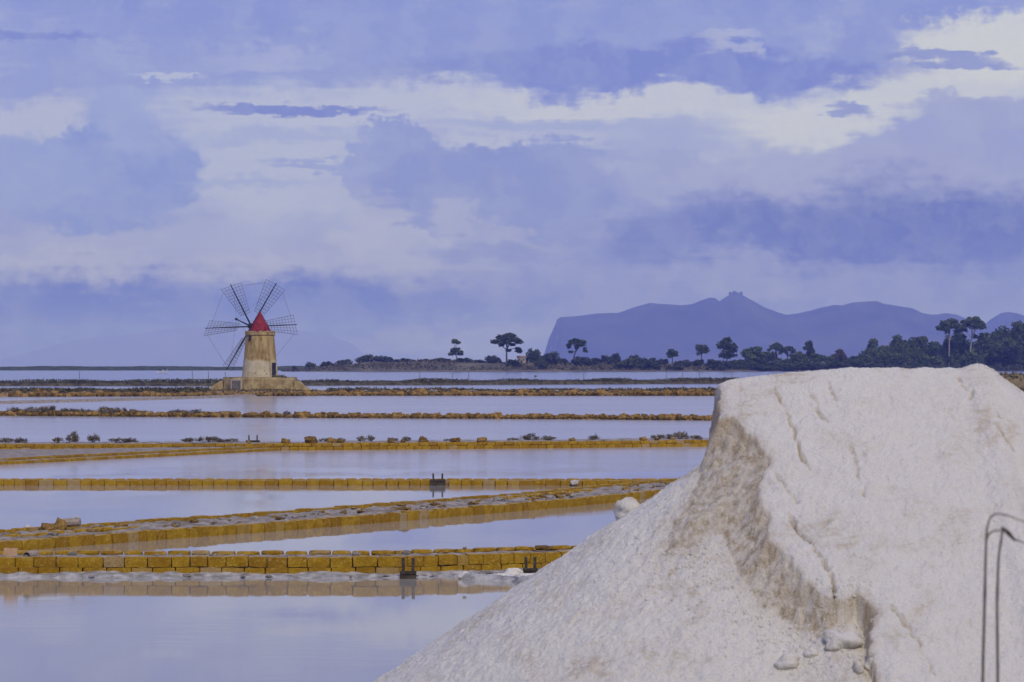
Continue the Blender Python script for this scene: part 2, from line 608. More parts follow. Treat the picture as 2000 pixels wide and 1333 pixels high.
M = {
    'tuff': tuff_mat(),
    'salt': salt_mat(),
    'water': water_mat(),
    'mud': simple_mat('mud', (0.17, 0.135, 0.10), (0.40, 0.35, 0.30), 2.6, 0.9, 0.6, 0.04, 'World'),
    'crust': simple_mat('salt_crust', (0.19, 0.18, 0.165), (0.50, 0.48, 0.46), 4.0, 0.6, 0.5, 0.03, 'World'),
    'earth': simple_mat('earth', (0.20, 0.12, 0.05), (0.34, 0.22, 0.09), 1.2, 0.95, 0.6, 0.08, 'World'),
    'bank': simple_mat('bank_soil', (0.035, 0.03, 0.02), (0.13, 0.11, 0.065), 0.8, 0.95, 0.6, 0.1, 'World'),
    'stone': simple_mat('grey_stone', (0.16, 0.14, 0.12), (0.36, 0.33, 0.29), 5.0, 0.9, 0.5, 0.03, 'Object', 0.3),
    'palestone': simple_mat('pale_stone', (0.36, 0.33, 0.30), (0.60, 0.57, 0.53), 5.0, 0.9, 0.4, 0.02, 'Object', 0.15),
    'ochrestone': simple_mat('ochre_rubble', (0.13, 0.075, 0.02), (0.32, 0.20, 0.06), 4.0, 0.95, 0.6, 0.03, 'Object', 0.4),
    'tile': simple_mat('terracotta', (0.36, 0.22, 0.13), (0.48, 0.32, 0.20), 8.0, 0.85, 0.3, 0.01, 'Object'),
    'greytile': simple_mat('weathered_tile', (0.26, 0.20, 0.16), (0.40, 0.33, 0.28), 8.0, 0.85, 0.3, 0.01, 'Object'),
    'wood': simple_mat('wet_wood', (0.035, 0.028, 0.022), (0.09, 0.072, 0.055), 9.0, 0.8, 0.5, 0.01, 'Object'),
    'greywood': simple_mat('grey_wood', (0.13, 0.12, 0.115), (0.24, 0.225, 0.22), 3.0, 0.9, 0.4, 0.02, 'Object'),
    'spar': simple_mat('dark_timber', (0.018, 0.018, 0.028), (0.04, 0.038, 0.045), 2.0, 0.8, 0, 0, 'Object'),
    'lattice': simple_mat('sail_lattice', (0.09, 0.085, 0.095), (0.15, 0.14, 0.15), 2.0, 0.8, 0, 0, 'Object'),
    'wire': simple_mat('stay_wire', (0.10, 0.10, 0.14), (0.14, 0.14, 0.18), 2.0, 0.7, 0, 0, 'Object'),
    'red': simple_mat('weathered_red_boards', (0.13, 0.012, 0.02), (0.30, 0.028, 0.042), 2.0, 0.75, 0.4, 0.03, 'Object'),
    'plaster': plaster_mat(),
    'platform': simple_mat('platform_stone', (0.24, 0.17, 0.07), (0.50, 0.40, 0.21), 0.9, 0.95, 0.5, 0.06, 'World'),
    'pine': leaf_mat('pine_needles', (0.034, 0.055, 0.016), (0.11, 0.145, 0.04), 0.25),
    'olive': leaf_mat('olive_leaves', (0.05, 0.065, 0.03), (0.10, 0.115, 0.06), 0.25),
    'bush': leaf_mat('bush_leaves', (0.036, 0.046, 0.02), (0.09, 0.105, 0.04), 0.3),
    'scrub': leaf_mat('salt_scrub', (0.11, 0.095, 0.075), (0.22, 0.185, 0.14), 2.0),
    'drygrass': leaf_mat('dry_grass', (0.11, 0.085, 0.045), (0.22, 0.175, 0.09), 0.5),
    'saltscrub': leaf_mat('dike_scrub', (0.05, 0.046, 0.026), (0.14, 0.12, 0.062), 0.4),
    'reed': leaf_mat('reeds', (0.07, 0.085, 0.05), (0.15, 0.16, 0.10), 0.3),
    'bark': simple_mat('bark', (0.07, 0.055, 0.045), (0.14, 0.115, 0.095), 1.0, 0.95, 0, 0, 'Object'),
    'palebark': simple_mat('pale_bark', (0.28, 0.24, 0.21), (0.42, 0.37, 0.33), 1.0, 0.95, 0, 0, 'Object'),
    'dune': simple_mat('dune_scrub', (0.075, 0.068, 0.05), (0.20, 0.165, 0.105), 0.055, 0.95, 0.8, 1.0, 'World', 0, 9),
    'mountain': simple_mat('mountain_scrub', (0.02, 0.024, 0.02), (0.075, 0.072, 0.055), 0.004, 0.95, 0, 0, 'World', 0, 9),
    'farmountain': simple_mat('far_mountain_haze_tint', (0.10, 0.11, 0.12), (0.16, 0.165, 0.16), 0.002, 0.95, 0, 0, 'World', 0, 6),  # paler than the near ridge: airlight put into the base colour
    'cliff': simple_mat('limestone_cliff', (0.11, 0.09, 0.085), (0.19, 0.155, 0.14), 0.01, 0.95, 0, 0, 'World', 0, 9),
    'white': simple_mat('white_paint', (0.62, 0.62, 0.62), (0.78, 0.78, 0.78), 1.0, 0.5, 0, 0, 'Object'),
    'navy': simple_mat('dark_blue_canvas', (0.015, 0.017, 0.04), (0.03, 0.032, 0.07), 1.0, 0.8, 0, 0, 'Object'),
    'redpaint': simple_mat('red_paint', (0.50, 0.035, 0.05), (0.62, 0.06, 0.075), 1.0, 0.5, 0, 0, 'Object'),
    'cloth': simple_mat('dark_clothes', (0.012, 0.013, 0.03), (0.03, 0.03, 0.05), 3.0, 0.9, 0, 0, 'Object'),
    'stalk': simple_mat('dry_stalk', (0.07, 0.05, 0.04), (0.16, 0.12, 0.09), 30.0, 0.8, 0.3, 0.002, 'Object'),
    'fort': simple_mat('fort_stone', (0.06, 0.055, 0.05), (0.10, 0.09, 0.08), 0.05, 0.95, 0, 0, 'World'),
    'housewall': simple_mat('house_plaster', (0.44, 0.38, 0.31), (0.55, 0.48, 0.40), 0.5, 0.9, 0, 0, 'Object'),
    'roof': simple_mat('roof_tiles', (0.22, 0.13, 0.09), (0.32, 0.2, 0.14), 2.0, 0.9, 0, 0, 'Object'),
    'glass_recess': simple_mat('dark_glass_and_recess', (0.02, 0.02, 0.03), (0.04, 0.04, 0.05), 1.0, 0.2, 0, 0, 'Object'),  # house panes, and the painted dark inside the mill openings
}

# ------------------------------------------------------------------ water: follows the curve of the earth to a true sea horizon
R_EARTH = 7.4e6     # effective radius with refraction
ys = np.concatenate([np.arange(-60, 200, 20), np.geomspace(200, 60000, 60)])
xs = np.concatenate([-np.geomspace(60, 40000, 26)[::-1], np.linspace(-50, 50, 11), np.geomspace(60, 40000, 26)])
X, Y = np.meshgrid(xs, ys)
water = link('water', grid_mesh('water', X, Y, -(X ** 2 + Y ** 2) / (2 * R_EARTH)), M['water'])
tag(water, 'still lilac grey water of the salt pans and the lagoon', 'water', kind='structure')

# ------------------------------------------------------------------ near ground: the bank the camera and the salt heap stand on
def bank_height(x, y):
    top = 3.05 - 2.45 * sstep(11, 21, y)
    edge = sstep(36.5, 33.5, y + 0.25 * np.abs(x - 3) * 0 + 0.5 * fbm(x * 0.3, y * 0.3))
    left = sstep(-9.0, -6.0, x)
    return (top + 0.08 * fbm(x * 0.8, y * 0.8, 4)) * edge * np.where(y > 15, left, 1.0) - 0.5 * (1 - edge * np.where(y > 15, left, 1.0))


gx, gy = np.meshgrid(np.linspace(-30, 40, 180), np.linspace(-30, 40, 180))
bank = link('ground', grid_mesh('ground', gx, gy, bank_height(gx, gy)), M['bank'])
tag(bank, 'brown earth bank under the salt heap', 'ground', kind='structure')

# ------------------------------------------------------------------ the salt heap
ZC_X = np.array([2.2, 2.34, 2.42, 2.6, 2.93, 3.38, 3.8, 4.55, 5.05, 5.17, 5.27])
ZC_Z = np.array([4.52, 4.575, 4.605, 4.634, 4.674, 4.718, 4.750, 4.743, 4.750, 4.785, 4.795])
AX, BX, CY = 2.3, 5.27, 32.0
S_FACE, S_BACK, S_TAL = 0.727, 0.62, 0.668
APEX = (2.49, 31.5, 3.83)


def heap_face(x, y):
    cx = np.clip(x, AX, BX)
    zc = np.interp(cx, ZC_X, ZC_Z)
    d = np.hypot(x - cx, y - CY)
    s = np.where(y < CY, S_FACE, S_BACK)
    s = s + 0.12 * sstep(0.0, 0.25, x - BX)
    return zc - s * (np.sqrt(d * d + 0.06 ** 2) - 0.06)


def talus(x, y):
    d = np.hypot(x - APEX[0], (y - APEX[1]))
    apron = 0.24 * np.exp(-((x - 3.42) / 0.36) ** 2 - ((y - 28.3) / 0.85) ** 2)
    return APEX[2] - S_TAL * (np.sqrt(d * d + 0.15 ** 2) - 0.15) + apron


def hit(fn, px, py):
    d = ray(px, py)
    Y0 = np.linspace(24, 33.5, 1200)
    xx = d[0] / d[1] * Y0
    zz = CAM_H + d[2] / d[1] * Y0
    below = zz < fn(xx, Y0)
    i = int(np.argmax(below)) if below.any() else len(Y0) - 1
    return (xx[i], Y0[i])


E_PX = [(1402, 790), (1399, 818), (1431, 818), (1454, 838), (1484, 874), (1500, 896), (1499, 910), (1481, 931), (1484, 979), (1502, 1002),
        (1494, 1057), (1515, 1068), (1538, 1090), (1556, 1120), (1574, 1140), (1600, 1165), (1622, 1178), (1645, 1172), (1668, 1160), (1690, 1172), (1717, 1195),
        (1702, 1217), (1697, 1240), (1702, 1290), (1712, 1333), (1722, 1400)]
B_PX = [(1392, 890), (1368, 935), (1334, 1000), (1304, 1055), (1290, 1086), (1330, 1076), (1385, 1046), (1414, 1042), (1424, 1078),
        (1450, 1130), (1478, 1186), (1530, 1212), (1582, 1242), (1612, 1246), (1632, 1222), (1660, 1200), (1690, 1205), (1706, 1212), (1692, 1232), (1687, 1260), (1693, 1295), (1703, 1340), (1713, 1405)]
E = [hit(heap_face, *p) for p in E_PX]
B = [hit(talus, *p) for p in B_PX]
E = [(E[0][0] + 0.02, 42.0), (E[0][0] + 0.01, 32.2)] + E + [(E[-1][0] + 0.25, 24.0)]
B = [(B[0][0] - 0.02, 42.0), (B[0][0], 32.2)] + B + [(B[-1][0] + 0.25, 24.0)]


def in_poly(x, y, poly):
    r = np.zeros(x.shape, bool)
    n = len(poly)
    for i in range(n):
        x1, y1 = poly[i]
        x2, y2 = poly[(i + 1) % n]
        if y1 == y2:
            continue
        c = ((y1 > y) != (y2 > y)) & (x < (x2 - x1) * (y - y1) / (y2 - y1) + x1)
        r ^= c
    return r


def poly_dist(x, y, pts, arc=False):
    d = np.full(x.shape, 1e9)
    sa = np.zeros(x.shape)
    s0 = 0.0
    for (x1, y1), (x2, y2) in zip(pts[:-1], pts[1:]):
        vx, vy = x2 - x1, y2 - y1
        L2 = vx * vx + vy * vy + 1e-9
        t = np.clip(((x - x1) * vx + (y - y1) * vy) / L2, 0, 1)
        dn = np.hypot(x - x1 - t * vx, y - y1 - t * vy)
        if arc:
            sa = np.where(dn < d, s0 + t * math.sqrt(L2), sa)
            s0 += math.sqrt(L2)
        d = np.minimum(d, dn)
    return (d, sa) if arc else d


CRACKS = [
    ([(1508, 757), (1528, 786), (1536, 806), (1552, 846), (1560, 882), (1570, 900), (1584, 913)], 1.0),
    ([(1585, 770), (1592, 785), (1602, 811), (1628, 832), (1653, 850), (1662, 863), (1672, 899), (1675, 928), (1686, 950), (1690, 968)], 0.8),
    ([(1610, 735), (1622, 760), (1632, 783)], 0.6),
    ([(1951, 800), (1953, 830), (1964, 856), (1980, 878)], 0.8),
    ([(1727, 1160), (1748, 1194), (1782, 1231), (1796, 1258), (1809, 1283), (1824, 1312)], 0.7),
    ([(1542, 1000), (1552, 1022), (1566, 1046), (1582, 1057), (1600, 1088), (1618, 1118), (1628, 1150), (1634, 1180)], 1.7),
    ([(1508, 918), (1522, 935), (1540, 952), (1556, 980)], 0.6),
    ([(1872, 735), (1875, 750), (1885, 763)], 0.9),
    ([(1893, 762), (1896, 778)], 0.8),
]


def build_salt():
    step = 0.017
    xs = np.arange(-3.4, 8.4, step)
    ys = np.arange(25.0, 37.0, step)
    X, Y = np.meshgrid(xs, ys)
    # ragged edges: warp the plan coordinates a little before testing sides
    wx = X + 0.05 * fbm(X * 5, Y * 5, 3) + 0.022 * fbm(X * 20, Y * 20, 2)
    wy = Y + 0.05 * fbm(X * 5 + 50, Y * 5 + 20, 3) + 0.022 * fbm(X * 20 + 9, Y * 20, 2)
    S = heap_face(X, Y) + 0.045 * fbm(X * 1.1, Y * 1.1, 3) + 0.02 * fbm(X * 4, Y * 2.2, 4)
    S = S + 0.020 * fbm(X * 13, Y * 9, 4, .65)
    T = talus(X, Y) + 0.05 * fbm(X * 0.9 + 5, Y * 0.9, 3) + 0.022 * fbm(X * 3.5, Y * 3.5, 4) + 0.030 * fbm(X * 11, Y * 11, 4, .65)
    # keep the crest line itself as measured
    near_crest = np.exp(-((Y - CY) / 0.35) ** 2)
    S = S * (1 - near_crest) + (heap_face(X, Y) + 0.014 * fbm(X * 9, Y * 9, 4)) * near_crest
    right = [E[i] for i in range(len(E))] + [(14, 24.0), (14, 42.0)]
    dug = [B[i] for i in range(len(B))] + [(-9, 24.0), (-9, 42.0)]
    inS = in_poly(wx, wy, right)
    inT = in_poly(wx, wy, dug) & ~inS
    dE, sE = poly_dist(wx, wy, E, True)
    dB = poly_dist(wx, wy, B)
    t = dB / (dB + dE + 1e-6)
    g = 0.90 * (0.45 * t + 0.55 * t ** 1.7)
    along = 0.5 * fbm(X * 9, Y * 9, 4)
    F = T + (np.maximum(S, T) - T) * np.clip(g + 0.16 * along * np.sin(np.pi * t), 0, 1)
    ribs = fbm(sE * 5.0, t * 1.2 + 4, 4, .6)
    F = F + (0.05 * fbm(X * 16, Y * 16, 3) + 0.13 * ribs) * np.sin(np.pi * t) * sstep(0.1, 0.5, np.maximum(S - T, 0))
    # rounded lip: the crusty skin of the heap droops a little at the edge
    S = S - 0.015 * np.exp(-dE / 0.03)
    Z = np.where(inS, np.maximum(S, T), np.where(inT, T, F))
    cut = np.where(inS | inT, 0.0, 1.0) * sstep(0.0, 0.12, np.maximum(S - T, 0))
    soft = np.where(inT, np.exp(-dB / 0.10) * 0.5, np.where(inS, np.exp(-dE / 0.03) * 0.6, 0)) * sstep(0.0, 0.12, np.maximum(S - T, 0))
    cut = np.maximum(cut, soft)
    crack = np.zeros_like(Z)
    for pts, wgt in CRACKS:
        P = [hit(heap_face, *p) for p in pts]
        d = poly_dist(X + 0.05 * fbm(X * 9, Y * 9, 4, .7), Y + 0.05 * fbm(X * 9 + 31, Y * 9, 4, .7), P)
        brk = sstep(-0.30, 0.15, fbm(X * 7 + 3, Y * 7, 3) + 0.22 * (wgt - .75))
        prof = np.exp(-(d / (0.007 + 0.004 * wgt)) ** 2) * brk
        Z = Z - 0.07 * wgt * prof * inS
        crack = np.maximum(crack, prof * np.minimum(wgt, 1.0))
    Z = Z + 0.0034 * RNG.standard_normal(Z.shape) * np.where(inS, .8, 1.2)
    Z = np.maximum(Z, bank_height(X, Y) - 0.06)
    me = grid_mesh('salt_heap', X, Y, Z)
    lip = np.where(inT, 0, np.exp(-dE / np.where(inS, .03, .13))) * sstep(0.05, 0.2, np.maximum(S - T, 0)) * sstep(-.5, .35, fbm(X * 3 + 8, Y * 3, 3))
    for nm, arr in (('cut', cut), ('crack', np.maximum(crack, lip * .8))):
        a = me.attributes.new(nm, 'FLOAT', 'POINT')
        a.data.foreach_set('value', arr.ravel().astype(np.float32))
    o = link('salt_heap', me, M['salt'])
    tag(o, 'huge white heap of raw sea salt with a dug-out brownish left face', 'salt heap')
    f = lambda x, y: float(Z[min(max(int((y - ys[0]) / step), 0), len(ys) - 1), min(max(int((x - xs[0]) / step), 0), len(xs) - 1)])
    return f


heap_z = build_salt()


def salt_crumbs():
    """loose crumbs on the dug-out slope: far too many to count, one object"""
    rnd = random.Random(77)
    v, f = [], []
    for _ in range(2600):
        if True:
            i = rnd.randrange(3, len(B) - 2)
            t = rnd.random()
            x = B[i][0] * (1 - t) + B[i + 1][0] * t - abs(rnd.gauss(0, .35))
            y = B[i][1] * (1 - t) + B[i + 1][1] * t - abs(rnd.gauss(0, .30))
        r = rnd.uniform(.004, .012) * (1 + 1.6 * (rnd.random() ** 6))
        z = heap_z(x, y) + r * .3
        o = len(v)
        a = rnd.uniform(0, 6.28)
        for k in range(4):
            v.append((x + r * rnd.uniform(.7, 1.3) * math.cos(a + k * 1.57), y + r * rnd.uniform(.7, 1.3) * math.sin(a + k * 1.57), z - r * rnd.uniform(.2, .7)))
        for k in range(3):
            v.append((x + r * .7 * math.cos(a + k * 2.09 + .4), y + r * .7 * math.sin(a + k * 2.09 + .4), z + r * rnd.uniform(.4, 1.0)))
        f += [(o + 4, o + 5, o + 6), (o, o + 1, o + 4), (o + 1, o + 5, o + 4), (o + 1, o + 2, o + 5), (o + 2, o + 6, o + 5), (o + 2, o + 3, o + 6), (o + 3, o, o + 6), (o, o + 4, o + 6)]
    tag(link('salt_crumbs', pydata('salt_crumbs', v, f), M['salt']), 'loose salt crumbs scattered over the heap', 'salt crumbs', kind='stuff')


salt_crumbs()


def lump_mesh(name, seed, sx, sy, sz, rough=0.22, sub=3):
    bm = bmesh.new()
    bmesh.ops.create_icosphere(bm, subdivisions=sub, radius=1.0)
    rnd = random.Random(seed)
    off = rnd.uniform(0, 100)
    for v in bm.verts:
        p = v.co.copy()
        n = float(fbm(np.array([p.x * 1.3 + off + p.z * 0.7]), np.array([p.y * 1.3 + off * 0.7 + p.z]), 3)[0])
        k = 1 + rough * n * 1.6
        v.co = Vector((p.x * sx * k, p.y * sy * k, max(p.z, -0.55) * sz * k))
    me = bpy.data.meshes.new(name)
    bm.to_mesh(me)
    bm.free()
    for nm in ('cut', 'crack'):
        a = me.attributes.new(nm, 'FLOAT', 'POINT')
        z = np.array([v.co.z / sz for v in me.vertices])
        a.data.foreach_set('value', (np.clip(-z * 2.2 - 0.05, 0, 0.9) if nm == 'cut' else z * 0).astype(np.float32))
    return me


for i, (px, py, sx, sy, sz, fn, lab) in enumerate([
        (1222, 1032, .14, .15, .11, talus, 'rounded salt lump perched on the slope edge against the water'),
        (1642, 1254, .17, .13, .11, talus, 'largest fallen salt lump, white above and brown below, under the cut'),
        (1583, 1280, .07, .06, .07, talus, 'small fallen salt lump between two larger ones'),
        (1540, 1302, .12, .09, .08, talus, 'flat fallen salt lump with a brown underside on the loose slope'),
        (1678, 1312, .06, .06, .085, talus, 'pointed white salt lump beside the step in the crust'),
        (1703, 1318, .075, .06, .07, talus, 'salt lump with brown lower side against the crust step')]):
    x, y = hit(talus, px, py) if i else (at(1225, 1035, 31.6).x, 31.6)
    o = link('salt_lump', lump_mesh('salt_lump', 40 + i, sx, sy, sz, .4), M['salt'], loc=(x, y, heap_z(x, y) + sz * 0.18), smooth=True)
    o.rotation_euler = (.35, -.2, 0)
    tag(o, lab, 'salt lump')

# ------------------------------------------------------------------ stone blocks and walls
def block_mesh(seed, nx=4, ny=2, nz=2, jit=0.035, rnd_c=0.045):
    rnd = random.Random(seed)
    idx, v = {}, []
    for i in range(nx + 1):
        for j in range(ny + 1):
            for k in range(nz + 1):
                if 0 < i < nx and 0 < j < ny and 0 < k < nz:
                    continue
                p = [i / nx - .5, j / ny - .5, k / nz - .5]
                ends = (i in (0, nx)) + (j in (0, ny)) + (k in (0, nz))
                if ends >= 2:
                    s = 1 - rnd_c * (ends - 1) * rnd.uniform(.5, 1.4)
                    p = [p[0] * (1 - (1 - s) * 0.45), p[1] * s, p[2] * s]
                p = [c + rnd.uniform(-jit, jit) * w for c, w in zip(p, (0.35, 1, 1))]
                idx[i, j, k] = len(v)
                v.append(p)
    f = []
    for i in range(nx):
        for j in range(ny):
            f.append((idx[i, j, 0], idx[i, j + 1, 0], idx[i + 1, j + 1, 0], idx[i + 1, j, 0]))
            f.append((idx[i, j, nz], idx[i + 1, j, nz], idx[i + 1, j + 1, nz], idx[i, j + 1, nz]))
    for i in range(nx):
        for k in range(nz):
            f.append((idx[i, 0, k], idx[i + 1, 0, k], idx[i + 1, 0, k + 1], idx[i, 0, k + 1]))
            f.append((idx[i, ny, k], idx[i, ny, k + 1], idx[i + 1, ny, k + 1], idx[i + 1, ny, k]))
    for j in range(ny):
        for k in range(nz):
            f.append((idx[0, j, k], idx[0, j, k + 1], idx[0, j + 1, k + 1], idx[0, j + 1, k]))
            f.append((idx[nx, j, k], idx[nx, j + 1, k], idx[nx, j + 1, k + 1], idx[nx, j, k + 1]))
    me = pydata('stone_block', v, f)
    me.materials.append(M['tuff'])
    return me


BLOCKS = [block_mesh(s) for s in range(10)]
ROUNDED = [block_mesh(100 + s, 4, 2, 2, 0.05, 0.17) for s in range(6)]


def rubble_mesh(seed, mat):
    rnd = random.Random(seed)
    bm = bmesh.new()
    bmesh.ops.create_icosphere(bm, subdivisions=1, radius=0.5)
    for v in bm.verts:
        v.co = v.co * rnd.uniform(0.72, 1.15)
        v.co.z = max(v.co.z, -0.33)
    me = bpy.data.meshes.new('stone')
    bm.to_mesh(me)
    bm.free()
    me.materials.append(mat)
    return me


RUB_GREY = [rubble_mesh(s, M['stone']) for s in range(6)]
def rough_block(seed):
    me = block_mesh(seed, 3, 2, 2, 0.13, 0.22)
    me.name = 'stone'
    me.materials.clear()
    me.materials.append(M['ochrestone'])
    return me


RUB_OCH = [rough_block(20 + s) for s in range(8)]


class Path:
    def __init__(self, pts):
        self.p = [Vector((a, b, 0)) for a, b in pts]
        self.s = [0.0]
        for a, b in zip(self.p[:-1], self.p[1:]):
            self.s.append(self.s[-1] + (b - a).length)
        self.len = self.s[-1]

    def at(self, s):
        for i in range(len(self.p) - 1):
            if s <= self.s[i + 1] or i == len(self.p) - 2:
                t = (s - self.s[i]) / (self.s[i + 1] - self.s[i])
                d = (self.p[i + 1] - self.p[i]).normalized()
                return self.p[i].lerp(self.p[i + 1], t), d, Vector((-d.y, d.x, 0))   # point, direction, left normal (away from camera when walking right)


def course(parent, path, z0, z1, setback, depth, lens, rnd, meshes=BLOCKS, skip=(), jz=0.008, s0=0.0, s1=None, name='stone_block', gap=0.009, rot=0.012):
    """a row of separate blocks along a path; setback is measured from the path away from the viewer"""
    s = s0 + rnd.uniform(0, 0.15)
    base = parent.location
    end = path.len if s1 is None else s1
    while s < end:
        L = rnd.uniform(*lens)
        p, d, n = path.at(min(s + L / 2, path.len))
        if not any(a < s + L / 2 < b for a, b in skip):
            c = p + n * (setback + depth / 2 + rnd.uniform(-.012, .012))
            dz = rnd.uniform(-jz, jz)
            o = bpy.data.objects.new(name, meshes[rnd.randrange(len(meshes))])
            o.location = (c.x - base.x, c.y - base.y, (z0 + z1) / 2 + dz - base.z)
            o.rotation_euler = (rnd.uniform(-rot, rot), rnd.uniform(-rot, rot), math.atan2(d.y, d.x) + rnd.uniform(-rot, rot))
            o.scale = (L - gap * rnd.uniform(.5, 2.0), depth * rnd.uniform(.95, 1.05), (z1 - z0))
            o.parent = parent
            COL.objects.link(o)
        s += L


def strip(name, path, prof, mat, parent=None, step=0.3, noise=0.03, nscale=2.0, seed=0, edge=0.0):
    """a bank following a path; prof = [(setback, z)] across; vertices roughened"""
    n = max(2, int(path.len / step))
    ss = np.linspace(0, path.len, n + 1)
    base = parent.location if parent is not None else Vector((0, 0, 0))
    rows_x, rows_y, rows_z = [], [], []
    sub = []
    for (a, za), (b, zb) in zip(prof[:-1], prof[1:]):
        k = 4
        for i in range(k):
            sub.append((a + (b - a) * i / k, za + (zb - za) * i / k))
    sub.append(prof[-1])
    for s in ss:
        p, d, nn = path.at(s)
        rx, ry, rz = [], [], []
        for off, z in sub:
            q = p + nn * off
            rx.append(q.x); ry.append(q.y); rz.append(z)
        rows_x.append(rx); rows_y.append(ry); rows_z.append(rz)
    X, Y, Z = np.array(rows_x), np.array(rows_y), np.array(rows_z)
    nz = fbm(X * nscale + seed, Y * nscale, 4)
    Z = Z + noise * nz
    if edge:
        wob = edge * fbm(X * 0.8 + seed + 7, Y * 0.8, 3)
        Y = Y + wob * np.linspace(1, 0, X.shape[1])[None, :] ** 2
    me = grid_mesh(name, X - base.x, Y - base.y, Z - base.z)
    o = link(name, me, mat, parent)
    return o


def wall_root(name, path, label, group=None):
    e = empty(name, (path.p[0].x, path.p[0].y, 0))
    return tag(e, label, 'wall', group)


def put_stone(path, s, off, size, mesh, rnd, z, label=None, cat='stone', parent=None, name='stone', flat=0.6):
    p, d, n = path.at(s)
    c = p + n * off
    o = bpy.data.objects.new(name, mesh)
    base = parent.location if parent is not None else Vector((0, 0, 0))
    o.location = (c.x - base.x, c.y - base.y, z + size * flat * 0.25 - base.z)
    o.rotation_euler = (rnd.uniform(-.2, .2), rnd.uniform(-.2, .2), rnd.uniform(0, 6.28))
    o.scale = (size * rnd.uniform(.8, 1.5), size * rnd.uniform(.7, 1.1), size * flat * rnd.uniform(.7, 1.2))
    if parent is not None:
        o.parent = parent
    COL.objects.link(o)
    if label:
        tag(o, label, cat)
    return o


rw = random.Random(11)
# --- wall 1: the near wall, two courses, grey fill, back row of rounded copings, salt crust at its foot
w1 = Path([(-14.2, 64.0), (-2.75, 64.0), (1.25, 65.7), (4.0, 66.8)])
W1 = wall_root('block_wall', w1, 'near ochre two-course stone block wall with salt crust along its foot')
course(W1, w1, -0.02, 0.205, 0.0, 0.30, (.44, .56), rw)
course(W1, w1, 0.21, 0.445, 0.02, 0.28, (.40, .56), rw, s1=11.4, jz=.014, rot=.022)
course(W1, w1, 0.21, 0.445, 0.02, 0.28, (.28, .48), rw, s0=11.45, jz=.016, rot=.03)
course(W1, w1, 0.385, 0.52, 0.97, 0.26, (.42, .58), rw, ROUNDED, jz=0.015, gap=0.018)
course(W1, w1, 0.10, 0.375, 0.99, 0.26, (.44, .56), rw)
strip('fill', w1, [(0.13, -0.1), (0.15, 0.36), (0.27, 0.41), (0.5, 0.42), (0.8, 0.425), (1.0, 0.43)], M['mud'], W1, 0.1, 0.035, 5.0, 3)
strip('salt_crust', w1, [(-0.52, -0.04), (-0.4, 0.02), (-0.2, 0.07), (0.03, 0.10)], M['crust'], W1, 0.08, 0.06, 3.0, 5, edge=0.25)
for i in range(26):
    put_stone(w1, rw.uniform(0.5, 16), rw.uniform(.45, .85), rw.uniform(.05, .14), rw.choice(RUB_GREY), rw, .42, parent=W1)
for i in range(40):
    put_stone(w1, rw.uniform(0.5, 16), rw.uniform(-.5, -.08), rw.uniform(.06, .22), rw.choice(RUB_GREY), rw, .03, parent=W1, flat=.35)

# --- wall 2: the broad diagonal causeway
w2 = Path([(-14.8, 69.6), (-11.6, 74.3), (-9.5, 77.4), (-6.5, 81.6), (-3.57, 86.2), (2.33, 95.7), (6.2, 103.6), (8.5, 108.0)])
W2 = wall_root('causeway_wall', w2, 'broad diagonal ochre block causeway with rubble and mud along its middle')
course(W2, w2, -0.05, 0.265, 0.0, 0.28, (.34, .66), rw, jz=0.02, rot=.035)
course(W2, w2, 0.12, 0.36, 2.55, 0.26, (.42, .60), rw, jz=0.02)
course(W2, w2, 0.20, 0.33, 1.15, 0.25, (.40, .60), rw, ROUNDED, jz=0.03, s0=4.5, s1=9.5, rot=.04)
course(W2, w2, 0.20, 0.34, 1.9, 0.25, (.40, .60), rw, ROUNDED, jz=0.03, s0=29, s1=36, rot=.05)
strip('fill', w2, [(0.13, -0.1), (0.15, 0.2), (0.26, 0.245), (0.8, 0.25), (1.6, 0.25), (2.6, 0.27), (2.82, 0.05)], M['mud'], W2, 0.12, 0.10, 3.5, 9)
for i in range(150):
    s = rw.uniform(1.5, w2.len - 1)
    put_stone(w2, s, rw.uniform(.5, 2.3), rw.choice([.12, .16, .2, .26, .34]), rw.choice(RUB_GREY if rw.random() < .6 else RUB_OCH), rw, .25, parent=W2, flat=.5)

# --- wall 3: single course straight across
w3 = Path([(-22.5, 111.8), (7.6, 111.8)])
W3 = wall_root('block_wall', w3, 'long straight single-course ochre block wall between two calm ponds')
SL3 = at(855, 948, 111.8).x + 22.5
course(W3, w3, -0.06, 0.205, 0.0, 0.30, (.40, .60), rw, jz=.014, rot=.02, skip=[(SL3 - .32, SL3 + .32)])
course(W3, w3, 0.02, 0.235, 0.95, 0.26, (.44, .60), rw, ROUNDED)
strip('fill', w3, [(0.13, -0.1), (0.15, 0.13), (0.26, 0.17), (0.6, 0.19), (0.97, 0.19)], M['earth'], W3, 0.25, 0.03, 3.0, 4)

